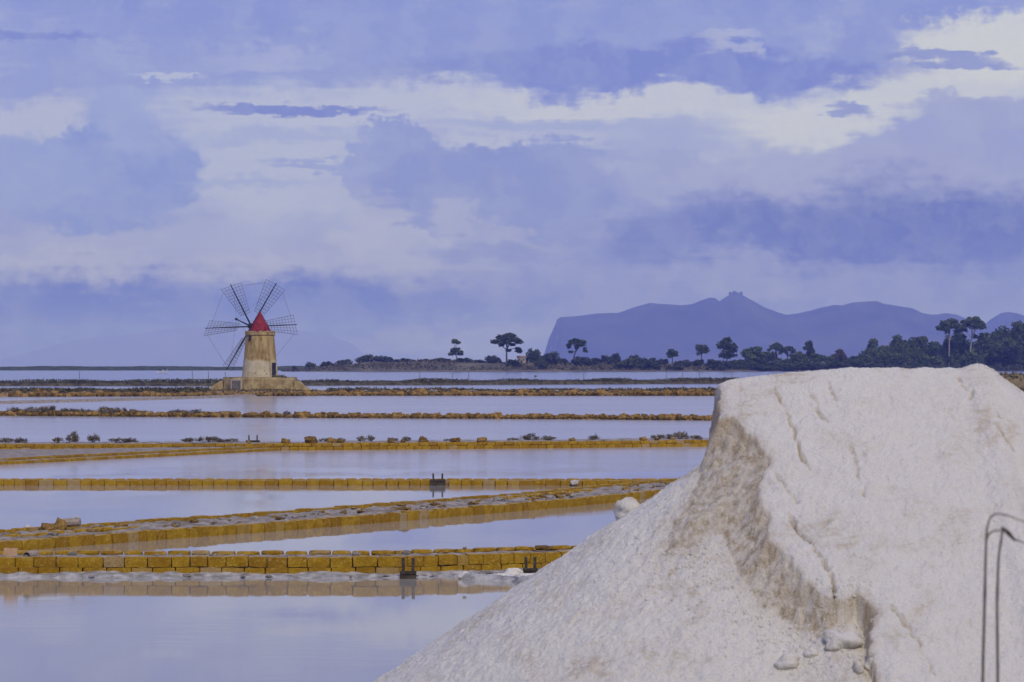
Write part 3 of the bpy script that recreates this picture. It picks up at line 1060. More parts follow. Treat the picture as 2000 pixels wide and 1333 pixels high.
# --- wall 4: two courses, scrub on top; and the stepped edging that runs into it from the left
w4 = Path([(-31.0, 155.0), (-12.2, 156.8), (2.9, 160.8), (12.8, 164.8)])
W4 = wall_root('block_wall', w4, 'low two-course yellow block wall with grey scrub growing along its top')
course(W4, w4, -0.05, 0.20, 0.0, 0.30, (.46, .60), rw)
course(W4, w4, 0.205, 0.385, 0.03, 0.28, (.48, .62), rw, jz=0.015)
strip('fill', w4, [(0.28, 0.37), (1.2, 0.42), (3.4, 0.40), (4.6, 0.12), (5.2, -0.1)], M['mud'], W4, 0.3, 0.08, 1.2, 12)
for i in range(16):
    put_stone(w4, rw.uniform(15, 44), rw.uniform(.2, .8), rw.uniform(.25, .5), rw.choice(RUB_OCH), rw, .39, parent=W4, flat=.7)
w4b = Path([(-27.6, 128.5), (-24.2, 134.7), (-18.0, 146.4), (-12.9, 156.2)])
W4B = wall_root('stepped_edging', w4b, 'stepped low edging of pale ochre blocks running obliquely to the scrubby wall')
course(W4B, w4b, -0.05, 0.14, 0.0, 0.28, (.50, .70), rw)
course(W4B, w4b, 0.10, 0.26, 0.75, 0.28, (.50, .70), rw, jz=0.012)
strip('fill', w4b, [(0.25, 0.12), (0.75, 0.14)], M['mud'], W4B, 0.3, 0.03, 2.0, 15)
strip('terrace', w4b, [(1.0, 0.22), (3.0, 0.20), (7.0, 0.16), (13.5, 0.10)], M['mud'], W4B, 0.4, 0.05, 1.0, 16)

# --- wall 5: crumbling rubble wall, its left half overgrown
w5 = Path([(-52.0, 262.0), (-46.9, 261.0), (-20.8, 251.5), (4.4, 244.6), (17.4, 239.2), (19.5, 238.4)])
W5 = wall_root('rubble_wall', w5, 'crumbling brown rubble wall, overgrown with scrub towards one end')
strip('core', w5, [(-0.15, -0.1), (0.1, 0.22), (0.9, 0.30), (1.8, 0.2), (2.3, -0.1)], M['earth'], W5, 0.5, 0.10, 1.0, 20)
s = 0.5
while s < w5.len:
    L = rw.uniform(.35, .75)
    put_stone(w5, s, rw.uniform(-.02, .12), L, rw.choice(RUB_OCH), rw, .08, parent=W5, flat=rw.uniform(.55, .95))
    if rw.random() < .55:
        put_stone(w5, s + .2, rw.uniform(.3, .9), L * .8, rw.choice(RUB_OCH), rw, .26, parent=W5, flat=.6)
    s += L * .82

# ------------------------------------------------------------------ vegetation
def leaf_quads(pts, size, rnd, up=0.0, aspect=1.0):
    v, f = [], []
    for p in pts:
        a = Vector((rnd.gauss(0, 1), rnd.gauss(0, 1), rnd.gauss(0, 1) * (1 - up) + up * 1.5)).normalized()
        b = a.cross(Vector((rnd.gauss(0, 1), rnd.gauss(0, 1), rnd.gauss(0, 1)))).normalized()
        s = size * rnd.uniform(.6, 1.3)
        o = len(v)
        p = Vector(p)
        v += [p - b * s * .5 / aspect, p + b * s * .5 / aspect, p + a * s + b * s * .2 / aspect, p + a * s - b * s * .2 / aspect]
        f.append((o, o + 1, o + 2, o + 3))
    return v, f


def clump_points(rnd, centres, per, sx, sz):
    pts = []
    for c, r in centres:
        for _ in range(per):
            u = Vector((rnd.gauss(0, 1), rnd.gauss(0, 1), rnd.gauss(0, 1))).normalized() * (rnd.random() ** 0.45)
            pts.append((c[0] + u.x * r * sx, c[1] + u.y * r * sx, c[2] + u.z * r * sz))
    return pts


def shrub_mesh(seed, n=420, size=0.09, tall=0.55, up=0.5):
    """low twiggy salt bush, unit width about 1 m"""
    rnd = random.Random(seed)
    centres = []
    for _ in range(11):
        an, r = rnd.uniform(0, 6.28), 0.42 * rnd.random() ** .6
        centres.append(((r * math.cos(an), r * math.sin(an), rnd.uniform(.04, tall * .62) * (1 - r * 1.1)), rnd.uniform(.1, .2)))
    v, f = leaf_quads(clump_points(rnd, centres, n // 11, 1.0, .8), size, rnd, up, 2.2)
    m = MB()
    m.add(v, f)
    for c, r in centres:
        m.tube([(c[0] * .2, c[1] * .2, -0.05), (c[0] * .7, c[1] * .7, c[2] * .5), (c[0], c[1], c[2] + r * .8)], [.012, .008, .004], 3, False)
    me = pydata('shrub', m.v, m.f)
    return me


SHRUBS = [shrub_mesh(s) for s in range(6)]
for me in SHRUBS:
    me.materials.append(M['scrub'])


def shrub(x, y, z, w, h, rnd, label, group):
    o = bpy.data.objects.new('shrub', SHRUBS[rnd.randrange(len(SHRUBS))])
    o.location = (x, y, z)
    o.rotation_euler = (0, 0, rnd.uniform(0, 6.28))
    o.scale = (w, w * .9, h / .40)
    COL.objects.link(o)
    return tag(o, label, 'shrub', group)


G4 = 'grey salt shrubs on top of the low yellow wall'
shr = [(20, 30, 12), (52, 34, 10), (120, 22, 12), (150, 30, 20), (186, 26, 17), (247, 52, 11), (372, 34, 10), (410, 46, 13), (445, 40, 9),
       (632, 18, 8), (662, 24, 9), (705, 22, 12), (722, 22, 13), (765, 24, 8), (790, 20, 11), (875, 18, 5), (1003, 30, 6), (1036, 36, 13),
       (1072, 40, 9), (1165, 22, 10), (1297, 26, 10), (1322, 30, 9), (1346, 30, 17), (1378, 30, 8)]
for px, wpx, hpx in shr:
    x = (px - 1000) / FPX * 158.5
    yy = np.interp(x, [-31, -12.2, 2.9, 12.8], [155.0, 156.8, 160.8, 164.8]) + 1.8
    k = FPX / yy
    shrub(x, yy, 0.40, wpx / k * 1.15, hpx / k * 1.1, rw, {150: 'tallest twiggy shrub on the overgrown end of the yellow wall', 247: 'wide low dome-shaped shrub on the yellow wall', 1346: 'tall rounded shrub on the yellow wall close to the salt heap',
          1036: 'peaked shrub with a long low tail on the yellow wall'}.get(px, 'grey-brown twiggy salt shrub on the two-course yellow wall'), G4)
G5 = 'brown salt shrubs on the crumbling rubble wall'
for px, wpx, hpx in [(8, 34, 12), (45, 40, 13), (78, 44, 16), (118, 34, 11), (140, 30, 12), (165, 26, 9), (195, 46, 16), (225, 40, 13), (258, 30, 9), (285, 24, 7), (352, 40, 10), (385, 46, 9), (425, 40, 7), (565, 20, 8), (640, 20, 5), (745, 30, 5), (880, 14, 6), (935, 8, 6)]:
    x = (px - 1000) / FPX * 256
    yy = np.interp(x, [-52, -46.9, -20.8, 4.4], [262.0, 261.0, 251.5, 244.6]) + .8
    k = FPX / yy
    shrub(x, yy, 0.2, wpx / k * 1.15, hpx / k * 1.15, rw, 'brown salt shrub on the crumbling rubble wall', G5)


def scrub_cover(name, path, off, zf, n, size, mat, rnd, label, cat, hmax, clump=0.0, dens=None):
    """ground cover nobody could count: one object of many small leaf faces"""
    pts = []
    while len(pts) < n:
        s = rnd.uniform(0, path.len)
        p, d, nn = path.at(s)
        o = rnd.uniform(*off)
        q = p + nn * o
        dn = 0.5 + 0.9 * float(fbm(np.array([q.x * .12]), np.array([q.y * .12 + 3]), 3)[0])
        if dens is not None:
            dn *= dens(q.x)
        if rnd.random() > dn + 0.15:
            continue
        hh = hmax * max(0.15, min(1.0, dn + .2))
        pts.append((q.x, q.y, zf(o) + rnd.random() ** 1.3 * hh))
    v, f = leaf_quads(pts, size, rnd, 0.35, 1.4)
    o = link(name, pydata(name, v, f), mat)
    return tag(o, label, cat, kind='stuff')


def far_dike(name, path, prof, mat, label, step=1.5, noise=.12):
    o = strip(name, path, prof, mat, None, step, noise, .5, 31)
    return tag(o, label, 'dike', kind='structure')


# low pale causeway left of the windmill
w6 = Path([(-66.0, 328.0), (-60.8, 337.5), (-46.5, 374.0), (-40.5, 398.0), (-37.0, 412.0)])
o = strip('causeway', w6, [(-0.2, -0.1), (0.15, 0.22), (1.6, 0.30), (3.0, 0.22), (3.4, -0.1)], M['mud'], None, 1.0, .06, .8, 8)
tag(o, 'low pale mud causeway leading to the windmill', 'causeway', kind='structure')

# windmill dike
w7 = Path([(-90, 408), (-62, 412), (-46, 416), (-33, 420), (-28, 424), (0, 423), (32, 423), (62, 425), (110, 428)])
far_dike('dike', w7, [(-0.3, -0.15), (0.1, 0.32), (1.2, 0.5), (5.0, 0.75), (12, 0.7), (20, -0.15)], M['earth'], 'long low earth dike carrying the windmill', 1.0, .15)
scrub_cover('scrub', w7, (0.3, 9.0), lambda o: 0.32 + .36 * min(1.0, o / 5), 26000, .26, M['saltscrub'], rw, 'dark scrub covering the windmill dike', 'scrub', .45,
            dens=lambda x: (0.15 if -45 < x < -30 else 1.0) * (1.15 if x < -45 else .8))
# pond-side stones of the dike: an orange edging left of and below the mill, loose rubble right of it
W7E = wall_root('stone_edging', w7, 'ragged edging of ochre stones along the windmill dike')
s = 18.0
while s < 150:
    L = rw.uniform(.55, 1.2)
    p, d, n = w7.at(s)
    put_stone(w7, s, rw.uniform(-.35, .1), L, rw.choice(RUB_OCH), rw, rw.choice([.0, .1, .2]), parent=W7E, flat=rw.uniform(.5, .9))
    if p.x > -26 and rw.random() < .75:
        put_stone(w7, s + .3, rw.uniform(.2, 1.1), L * .8, rw.choice(RUB_OCH if rw.random() < .7 else RUB_GREY), rw, rw.uniform(.25, .6), parent=W7E, flat=.7)
    s += L * (.75 if p.x < -26 else .62)

# outer dike
w8 = Path([(-125, 605), (-60, 606), (-20, 628), (40, 668), (70, 684), (140, 700)])
far_dike('dike', w8, [(-0.4, -0.2), (0.3, 0.45), (1.5, 0.8), (5.5, 0.85), (7.5, -0.2)], M['bank'], 'outer dike between the ponds and the open lagoon', 1.5, .22)
scrub_cover('scrub', w8, (0.4, 5.5), lambda o: 0.6, 20000, .30, M['saltscrub'], rw, 'olive scrub along the outer dike', 'scrub', .75)
G8 = 'thin poles along the outer dike'
for px, top in [(155, 725), (314, 737), (376, 725), (407, 726), (440, 727), (820, 726), (852, 737), (884, 729), (915, 727), (1140, 725), (1301, 723), (1333, 723), (1366, 723), (1430, 723), (1462, 730)]:
    x0 = (px - 1000) / FPX * 640
    yy = float(np.interp(x0, [-125, -60, -20, 40, 70, 140], [605, 606, 628, 668, 684, 700])) + 2.0
    p = at(px, top, yy)
    m = MB()
    m.tube([(0, 0, 0), (0.02, 0, (p.z - .6) * .5), (rw.uniform(-.06, .06), 0, p.z - .6)], [.075, .065, .055], 6)
    tag(m.build('pole', M['greywood'], None, (p.x, yy, .6)), 'thin weathered pole standing on the outer dike', 'pole', G8)
# small float seen on the lagoon beyond the outer dike
fp = ground(1046, 736.5)
tag(link('float', lump_mesh('float', 77, .5, .5, .5, .05, 2), M['drygrass'], loc=(fp.x, fp.y, .2), smooth=True), 'small round yellowish float on the lagoon beyond the outer dike', 'float')

# grassy mound right of the salt heap
gx, gy = np.meshgrid(np.linspace(60, 130, 70), np.linspace(425, 462, 40))
gz = 3.15 * sstep(70, 75.5, gx) * sstep(429, 437, gy) * sstep(461, 450, gy) + .35 * fbm(gx * .3, gy * .3, 4) - .25
mound = link('grassy_mound', grid_mesh('grassy_mound', gx, gy, gz), M['drygrass'])
tag(mound, 'dry grassy earth mound beyond the right end of the salt heap', 'mound', kind='structure')
mp = Path([(72, 437), (128, 437)])
scrub_cover('grass', mp, (-6, 12), lambda o: 2.3 * (0.35 if o < -3 else 1.0), 5000, .5, M['drygrass'], rw, 'dry brown grass on the mound', 'grass', .8)
for px, py in [(1983, 767), (1996, 770)]:
    g = ground(px, py, 0.1)
    tag(link('salt_lump', lump_mesh('salt_lump', int(px), .55, .4, .3), M['salt'], loc=(g.x, g.y, .1), smooth=True), 'white salt lump at the dark foot of the grassy mound', 'salt lump', 'white lumps at the foot of the mound')

# ------------------------------------------------------------------ the windmill
WMY = 435.0
K = WMY / FPX
WC = Vector(((508 - 1000) * K, WMY, 0))


def build_windmill():
    root = empty('windmill', (WC.x, WC.y, 0.3))
    tag(root, 'old stone tower windmill with red conical cap and six lattice sails', 'windmill')
    rnd = random.Random(5)
    R0 = Vector((0, 0, -0.3))
    zt = lambda py: CAM_H + (EYE_Y - py) * K - 0.3
    # platform drum with uneven polygonal plan
    m = MB()
    n = 14
    prof = [(5.95, -0.5), (5.9, 0.6), (5.8, zt(741)), (5.65, zt(738.5))]
    m.lathe(prof, n, (0, 0, 0), 0.06, rnd)
    m.build('platform', M['platform'], root)
    # low lip round the platform top
    m = MB()
    for k in range(n):
        a0, a1 = 2 * math.pi * k / n, 2 * math.pi * (k + 1) / n
        p0, p1 = Vector((5.5 * math.cos(a0), 5.5 * math.sin(a0), zt(738.5) + .06)), Vector((5.5 * math.cos(a1), 5.5 * math.sin(a1), zt(738.5) + .06))
        d = (p1 - p0)
        m.box((p0 + p1) / 2, (d.length * .98, .34, .12), Matrix.Rotation(math.atan2(d.y, d.x), 3, 'Z'))
    m.build('platform_lip', M['platform'], root)
    # sloping rubble buttresses on both sides
    for sx in (-1, 1):
        v = []
        x0, x1 = sx * 5.4, sx * 8.3
        for yy in (-2.6, 2.2):
            v += [(x0, yy, -.4), (x1, yy, -.4), (x1, yy, .15), (sx * 6.9, yy, 1.0), (sx * 6.0, yy, 1.75), (x0, yy, 1.8)]
        f = [tuple(range(6)), tuple(range(11, 5, -1))] + [(i, (i + 1) % 6, (i + 1) % 6 + 6, i + 6) for i in range(6)]
        v = [(a + rnd.uniform(-.08, .08), b, c + rnd.uniform(-.06, .06)) for a, b, c in v]
        o = link('buttress', pydata('buttress', v, f), M['platform'], root)
    # platform door: grey double door of planks in a pale frame
    dx0, dx1 = (458 - 508) * K, (478.5 - 508) * K
    dz0, dz1 = zt(767), zt(743.5)
    ang = math.atan2(-1, (dx0 + dx1) / 2 / 5.3)
    fr = empty('door', (0, 0, 0))
    bpy.data.objects.remove(fr)
    yf = -math.sqrt(5.9 ** 2 - ((dx0 + dx1) / 2) ** 2) - .10
    rotd = Matrix.Rotation(math.atan2((dx0 + dx1) / 2, -yf) * .9, 3, 'Z')
    m = MB()
    cxd = (dx0 + dx1) / 2
    m.box((cxd, yf, (dz0 + dz1) / 2), (dx1 - dx0, .12, dz1 - dz0), rotd)
    door = m.build('door', M['greywood'], root)
    for k in range(6):
        m = MB()
        off = Vector(((k - 2.5) * (dx1 - dx0) / 6, -.075, 0))
        m.box(Vector((cxd, yf, (dz0 + dz1) / 2)) + rotd @ off, ((dx1 - dx0) / 6 - .035, .04, (dz1 - dz0) - .06), rotd)
        m.build('plank', M['greywood'], door)
    m = MB()
    for sx in (-1, 1):
        m.box(Vector((cxd, yf, (dz0 + dz1) / 2)) + rotd @ Vector((sx * ((dx1 - dx0) / 2 + .09), -.02, .05)), (.16, .2, dz1 - dz0 + .25), rotd)
    m.box(Vector((cxd, yf, dz1 + .09)) + rotd @ Vector((0, -.022, 0)), (dx1 - dx0 + .02, .2, .16), rotd)
    m.build('door_frame', M['housewall'], door)
    # tower
    r0, r1 = 71.5 * K / 2, 55.0 * K / 2
    z0, z1 = zt(739), zt(655)
    m = MB()
    N = 48
    prof = [(r0 + .05, z0 - .3)] + [(r0 + (r1 - r0) * t ** .92, z0 + (z1 - z0) * t) for t in np.linspace(0, 1, 16)]
    m.lathe(prof, N, (0, 0, 0), 0.025, rnd)
    m.build('tower', M['plaster'], root, smooth=True)
    m = MB()
    m.lathe([(r1 + .10, z1 - .05), (r1 + .16, z1 + .05), (r1 + .15, zt(649)), (r1 - .25, zt(649)), (r1 - .25, z1 + .1)], N, (0, 0, 0), 0.02, rnd)
    par = m.build('parapet', M['plaster'], root)
    for k in range(26):
        a = 2 * math.pi * k / 26
        m = MB()
        h = rnd.uniform(.05, .17)
        m.box((math.cos(a) * (r1 - .04), math.sin(a) * (r1 - .04), zt(649) + h / 2), (.40, .46, h), Matrix.Rotation(a + math.pi / 2, 3, 'Z'))
        m.build('parapet_stone', M['platform'], par)
    # doorway on the right of the tower and the small window high on the left
    def opening(name, an, za, zb, wid, frame):
        rr = r0 + (r1 - r0) * ((za + zb) / 2 - z0) / (z1 - z0)
        rot = Matrix.Rotation(an + math.pi / 2, 3, 'Z')
        tilt = Matrix.Rotation((r0 - r1) / (z1 - z0), 3, 'X')
        c = Vector((math.cos(an) * rr, math.sin(an) * rr, (za + zb) / 2))
        mm = MB()
        mm.box(c + rot @ Vector((0, .08, 0)) * 0, (wid, .30, zb - za), rot)
        o = mm.build(name, M['glass_recess'], root)  # solid near-black box: shade of the open recess put into its colour
        if frame:
            mm = MB()
            for s in (-1, 1):
                mm.box(c + rot @ Vector((s * (wid / 2 + .09), 0, .03)), (.18, .46, zb - za + .1), rot)
            mm.box(c + rot @ Vector((0, 0, (zb - za) / 2 + .10)), (wid + .34, .48, .18), rot)
            mm.build('frame', M['plaster'], o)
    opening('doorway', math.radians(-38), zt(737), zt(709), .95, True)
    opening('window', math.radians(-128), zt(666), zt(657), .38, False)
    # cap: cone of red boards with raised battens, dormer over the axle
    cz = zt(648.5)
    rc, hc = 1.72, zt(609) - zt(648.5)
    m = MB()
    nb = 20
    v, f = [], []
    for k in range(nb):
        a0, a1 = 2 * math.pi * k / nb, 2 * math.pi * (k + 1) / nb
        lift = 0.05 * (k % 2)
        o = len(v)
        for t in (0, .35, .7, 1):
            r = rc * (1 - t) + .05 * t + lift * (1 - t * .8)
            for a in (a0, a1):
                v.append((math.cos(a) * r, math.sin(a) * r, cz + hc * t + (rnd.uniform(-.06, .02) if t == 0 else 0)))
        for t in range(3):
            f.append((o + 2 * t, o + 2 * t + 1, o + 2 * t + 3, o + 2 * t + 2))
    m.add(v, f)
    m.lathe([(rc - .03, cz - .12), (.04, cz + hc - .02)], 20)
    cap = m.build('cap', M['red'], root)
    ax = Vector((-math.sin(math.radians(30)) * math.cos(math.radians(12)), math.cos(math.radians(30)) * math.cos(math.radians(12)), math.sin(math.radians(12))))
    hub = Vector(((488 - 508) * K, 2.68, zt(637.6)))
    inner = hub - ax * 3.1
    m = MB()
    rz = Matrix.Rotation(math.atan2(ax.y, ax.x), 3, 'Z')
    c = inner + ax * 1.05
    m.box((c.x, c.y, cz + .62), (1.5, 1.0, 1.25), rz)
    m.build('dormer', M['red'], cap)
    m = MB()
    m.tube([inner, hub + ax * .5], [.22, .2], 10)
    m.tube([hub - ax * .55, hub + ax * .45], [.52, .46], 12)
    m.tube([hub + ax * .4, hub + ax * 3, hub + ax * 5.7], [.13, .11, .07], 8)
    m.tube([hub + ax * 5.6, hub + ax * 5.95], [.19, .17], 8)
    m.build('axle', M['spar'], root)
    # sails
    e1 = Vector((math.cos(math.radians(30)), math.sin(math.radians(30)), 0))
    e2 = e1.cross(ax).normalized()
    RR, pitch = 7.55, math.radians(35)
    tips = []
    for i in range(6):
        ph = math.radians(2.5 + 60 * i)
        r = e1 * math.cos(ph) + e2 * math.sin(ph)
        tg = -e1 * math.sin(ph) + e2 * math.cos(ph)
        wv = tg * math.cos(pitch) + ax * math.sin(pitch)
        m = MB()
        ra, rb, wa, wb = RR * .30, RR * .985, .78, 1.66
        wid = lambda rr: wa + (wb - wa) * (rr - ra) / (rb - ra)
        for sgn in (-1, 1):
            for q in (1, 2 / 3, 1 / 3):
                m.tube([hub + r * ra + wv * sgn * wa * q, hub + r * rb + wv * sgn * wb * q], .03 if q == 1 else .021, 4)
        for t in np.linspace(0, 1, 11):
            rr = ra + (rb - ra) * t
            m.tube([hub + r * rr - wv * wid(rr), hub + r * rr + wv * wid(rr)], .023, 4)
        sail = m.build('sail', M['lattice'], root)
        m = MB()
        m.tube([hub, hub + r * RR * .5, hub + r * RR * 1.02], [.13, .105, .07], 6)
        m.build('spar', M['spar'], sail)
        tips.append((hub + r * rb, r, wv, wb))
    m = MB()
    bow = hub + ax * 5.7
    for i in range(6):
        p, r, wv, wb = tips[i]
        q, r2, wv2, wb2 = tips[(i + 1) % 6]
        m.tube([p - r * .5 + wv * wb * .9, q - r2 * .5 - wv2 * wb2 * .9], .022, 3)
        m.tube([p - r * .9, bow], .017, 3)
    m.build('stay_wires', M['wire'], root)
    # weeds on the platform beside the tower
    for px, w, h in [(541, 1.0, .8), (553, 1.2, .9), (560, .7, .5)]:
        sh = bpy.data.objects.new('shrub', SHRUBS[rnd.randrange(6)])
        sh.location = (WC.x + (px - 508) * K, WC.y - 3.6, zt(738.5) + .3)
        sh.scale = (w, w, h / .55)
        COL.objects.link(sh)
        tag(sh, 'green weed growing on the windmill platform by the tower foot', 'weed', 'weeds on the windmill platform')


build_windmill()

# ------------------------------------------------------------------ sluice gates and loose things on the near walls
def sluice(px, py_bottom, Y, wid, board_h, post_h, label, tilt=0.0, z0=-0.05):
    p = at(px, py_bottom, Y)
    root = empty('sluice_gate', (p.x, Y, 0), tilt)
    tag(root, label, 'sluice gate')
    m = MB()
    m.box((0, 0, z0 + board_h / 2), (wid, .07, board_h))
    m.build('board', M['wood'], root)
    m = MB()
    m.box((0, -.045, z0 + board_h * .82), (wid * .96, .03, board_h * .2))
    m.build('cross_rail', M['wood'], root)
    for s in (-1, 1):
        m = MB()
        m.box((s * wid * .29, .066, (z0 + post_h) / 2), (.07, .06, post_h - z0), Matrix.Rotation(.03 * s, 3, 'Y'))
        m.build('post', M['wood'], root)
    return root


sluice(797, 1128, 63.42, .37, .22, .46, 'dark wooden sluice gate with two uprights in the water before the near wall')
sluice(1036, 1118, 64.62, .34, .20, .40, 'dark sluice gate half hidden among salt crust beside the salt heap')
sluice(855, 948, 111.75, .60, .30, .47, 'dark wooden sluice gate set in a gap of the straight single-course wall')
sluice(494, 866, 158.5, .78, .13, .80, 'small grey sluice frame with two uprights on the scrubby yellow wall', z0=.38)

rs = random.Random(3)
W1S = lambda px: (px - 1000) / FPX * 64.6 + 14.2
# half-round tile, flat square tile, pebbles on the near wall
m = MB()
v, f = [], []
for i in range(2):
    for r in (.105, .085):
        for k in range(9):
            a = math.pi * k / 8
            v.append((math.cos(a) * r * (1 - .12 * i), i * .42, math.sin(a) * r * (1 - .12 * i)))
for k in range(8):
    f += [(k, k + 1, 18 + k + 1, 18 + k), (9 + k + 1, 9 + k, 27 + k, 27 + k + 1), (k + 1, k, 9 + k, 9 + k + 1), (18 + k, 18 + k + 1, 27 + k + 1, 27 + k)]
f += [(0, 18, 27, 9), (8, 17, 35, 26)]
m.add(v, f)
tp = at(51, 1087, 64.35)
o = m.build('roof_tile', M['greytile'], None, (tp.x, 64.42, .435))
o.rotation_euler = (0.06, 0, -.35)
tag(o, 'weathered half-round roof tile lying on the near ochre wall', 'roof tile')
m = MB()
m.box((0, 0, .09), (.31, .04, .19))
bmv = m.build('flat_tile', M['tile'], None, (at(21, 1087, 64.5).x, 64.46, .435))
bmv.rotation_euler = (-.35, .02, .05)
tag(bmv, 'square tan terracotta tile propped on the near ochre wall', 'tile')


def loose(px, py, Y, s, mesh, label, z, cat='stone', rot=None, name='loose_stone'):
    p = at(px, py, Y)
    o = bpy.data.objects.new(name, mesh)
    o.location = (p.x, Y, z)
    o.scale = s
    o.rotation_euler = rot or (0, 0, rs.uniform(0, 6))
    COL.objects.link(o)
    return tag(o, label, cat)


loose(142, 1085, 64.75, (.24, .16, .15), RUB_GREY[1], 'dark oval stone on the near wall beside the roof tile', .46, rot=(0, 0, .1))
loose(695, 1083, 64.7, (.26, .16, .14), RUB_GREY[2], 'flat dark stone on the mud top of the near wall', .46, rot=(0, 0, .2))
loose(792, 1079, 64.95, (.24, .18, .16), RUB_GREY[3], 'grey stone above the sluice on the near wall', .47, rot=(0, 0, .4))
loose(907, 1074, 65.2, (.14, .12, .10), RUB_GREY[4], 'small dark stone on the back coping of the near wall', .56)
loose(1062, 1074, 66.2, (.44, .14, .13), RUB_OCH[2], 'long brown stone on the near wall close to the salt heap', .50, rot=(0, 0, .05))
loose(53, 1044, 77.5, (.26, .24, .26), [rubble_mesh(60, M['palestone'])][0], 'pale round stone at the broken end of the diagonal causeway', .30)
loose(96, 1037, 77.0, (.44, .40, .36), RUB_OCH[1], 'ochre boulder at the broken end of the diagonal causeway', .32)
loose(118, 1034, 77.2, (.34, .34, .44), RUB_OCH[4], 'upright ochre stone beside the ochre boulder on the causeway', .36)
lg = at(138, 1029, 77.6)
m = MB()
m.tube([(-.27, 0, .0), (0, .03, .02), (.26, 0, .03)], [.12, .125, .11], 9)
o = m.build('log', M['greytile'], None, (lg.x, 77.6, .44))
tag(o, 'short thick log lying across the ochre stones on the causeway', 'log')
loose(150, 1022, 77.6, (.14, .12, .12), rubble_mesh(61, M['palestone']), 'little pale stone resting on the short log', .60)
loose(1340, 937, 108.5, (.62, .5, .55), RUB_GREY[5], 'dark rounded boulder where the causeway meets the straight wall', .30)
loose(1121, 944.5, 111.6, (.42, .3, .3), rubble_mesh(62, M['palestone']), 'pale squarish stone in the straight single-course wall', .12)
loose(607, 861, 157.6, (1.0, .6, .5), RUB_OCH[3], 'tan boulder at the end of the yellow two-course wall', .52)

# salt remains by the sluice near the heap
rs2 = random.Random(9)
spit = Path([(-1.05, 63.3), (0.1, 62.6), (0.75, 61.6)])
o = strip('salt_spit', spit, [(-.22, -.05), (-.08, .08), (.1, .13), (.3, .08), (.5, -.05)], M['crust'], None, .06, .10, 4.0, 44)
tag(o, 'low grey spit of crusted salt and mud at the foot of the near wall', 'salt spit', kind='structure')
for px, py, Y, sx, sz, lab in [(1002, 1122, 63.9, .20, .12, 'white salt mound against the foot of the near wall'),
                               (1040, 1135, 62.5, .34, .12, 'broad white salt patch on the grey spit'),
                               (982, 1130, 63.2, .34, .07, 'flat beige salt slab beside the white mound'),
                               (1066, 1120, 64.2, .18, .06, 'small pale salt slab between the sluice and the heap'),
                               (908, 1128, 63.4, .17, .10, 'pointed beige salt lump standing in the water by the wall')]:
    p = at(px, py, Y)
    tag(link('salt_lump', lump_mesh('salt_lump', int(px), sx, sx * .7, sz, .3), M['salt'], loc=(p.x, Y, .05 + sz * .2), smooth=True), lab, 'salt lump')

# ------------------------------------------------------------------ dry stalk close to the camera
def build_stalk():
    Y = 9.2
    P = lambda px, py, dy=0: at(px, py, Y + dy)
    base = Vector((P(1930, 1333).x, Y, float(bank_height(np.array([1.5]), np.array([9.2]))[0])))
    root = empty('dry_plant', base)
    tag(root, 'dry dark plant with two tall bent stalks in front of the salt heap', 'plant')

    def stem(pts, rad):
        m = MB()
        q = []
        for i in range(len(pts) - 1):
            for t in np.linspace(0, 1, 5)[:-1]:
                q.append(pts[i].lerp(pts[i + 1], float(t)))
        q.append(pts[-1])
        sm = [q[0]] + [(q[i - 1] + q[i] * 2 + q[i + 1]) / 4 for i in range(1, len(q) - 1)] + [q[-1]]
        rr = [rad[0] + (rad[1] - rad[0]) * i / (len(sm) - 1) for i in range(len(sm))]
        rr = [r * (1.25 if i % 6 == 3 else 1) for i, r in enumerate(rr)]
        m.tube([p - base for p in sm], rr, 8)
        return m.build('stem', M['stalk'], root, smooth=True)
    a = stem([base + Vector((-.02, 0, -.05)), P(1919, 1333), P(1923, 1180), P(1925, 1085), P(1927, 1035), P(1933, 1012), P(1944, 1003), P(1968, 1007), P(2012, 1024)], (.0052, .0016))
    b = stem([base + Vector((.03, .02, -.05)), P(1949, 1333, .05), P(1947, 1180, .05), P(1950, 1090, .05), P(1956, 1052, .05), P(1958, 1036, .05)], (.005, .003))
    c = stem([P(1925, 1060), P(1930, 1045), P(1940, 1037), P(1956, 1036, .03), P(1968, 1040, .05), P(1982, 1054, .05), P(2010, 1064, .05)], (.003, .002))
    m = MB()
    m.tube([P(1956, 1030, .05) - base, P(1970, 1042, .05) - base, P(1983, 1057, .05) - base], [.004, .008, .003], 6)
    m.build('seed_head', M['stalk'], root, smooth=True)


build_stalk()

# ------------------------------------------------------------------ far island with trees
ISL = [(-150, 1720), (-110, 1690), (-60, 1655), (0, 1655), (60, 1690), (130, 1740), (200, 1790), (280, 1850), (420, 1900), (620, 1950)]
ISX = np.array([p[0] for p in ISL], float)
ISY = np.array([p[1] for p in ISL], float)
TOPX = np.array([-150, -134, -125, -112, -96, -85, -60, -30, 0, 40, 120, 200, 300, 620], float)
TOPZ = np.array([0.0, 0.3, 1.6, 3.2, 5.2, 6.6, 6.3, 6.0, 6.0, 5.4, 4.5, 4.0, 3.2, 3.2])


def island_z(x, y):
    y0 = np.interp(x, ISX, ISY)
    top = np.interp(x, TOPX, TOPZ)
    d = y - y0
    prof = sstep(-4, 3, d) * 0.22 + 0.78 * sstep(2, 60, d)
    return (top + 0.6 * fbm(x * .03, y * .03, 4)) * prof * sstep(420, 300, d) + .35 * fbm(x * .12, y * .12, 3) * sstep(2, 20, d) - .6


gx, gy = np.meshgrid(np.linspace(-156, 640, 330), np.linspace(1640, 2250, 150))
isl = link('island', grid_mesh('island', gx, gy, island_z(gx, gy)), M['dune'])
tag(isl, 'low scrubby island shore across the lagoon', 'island', kind='structure')


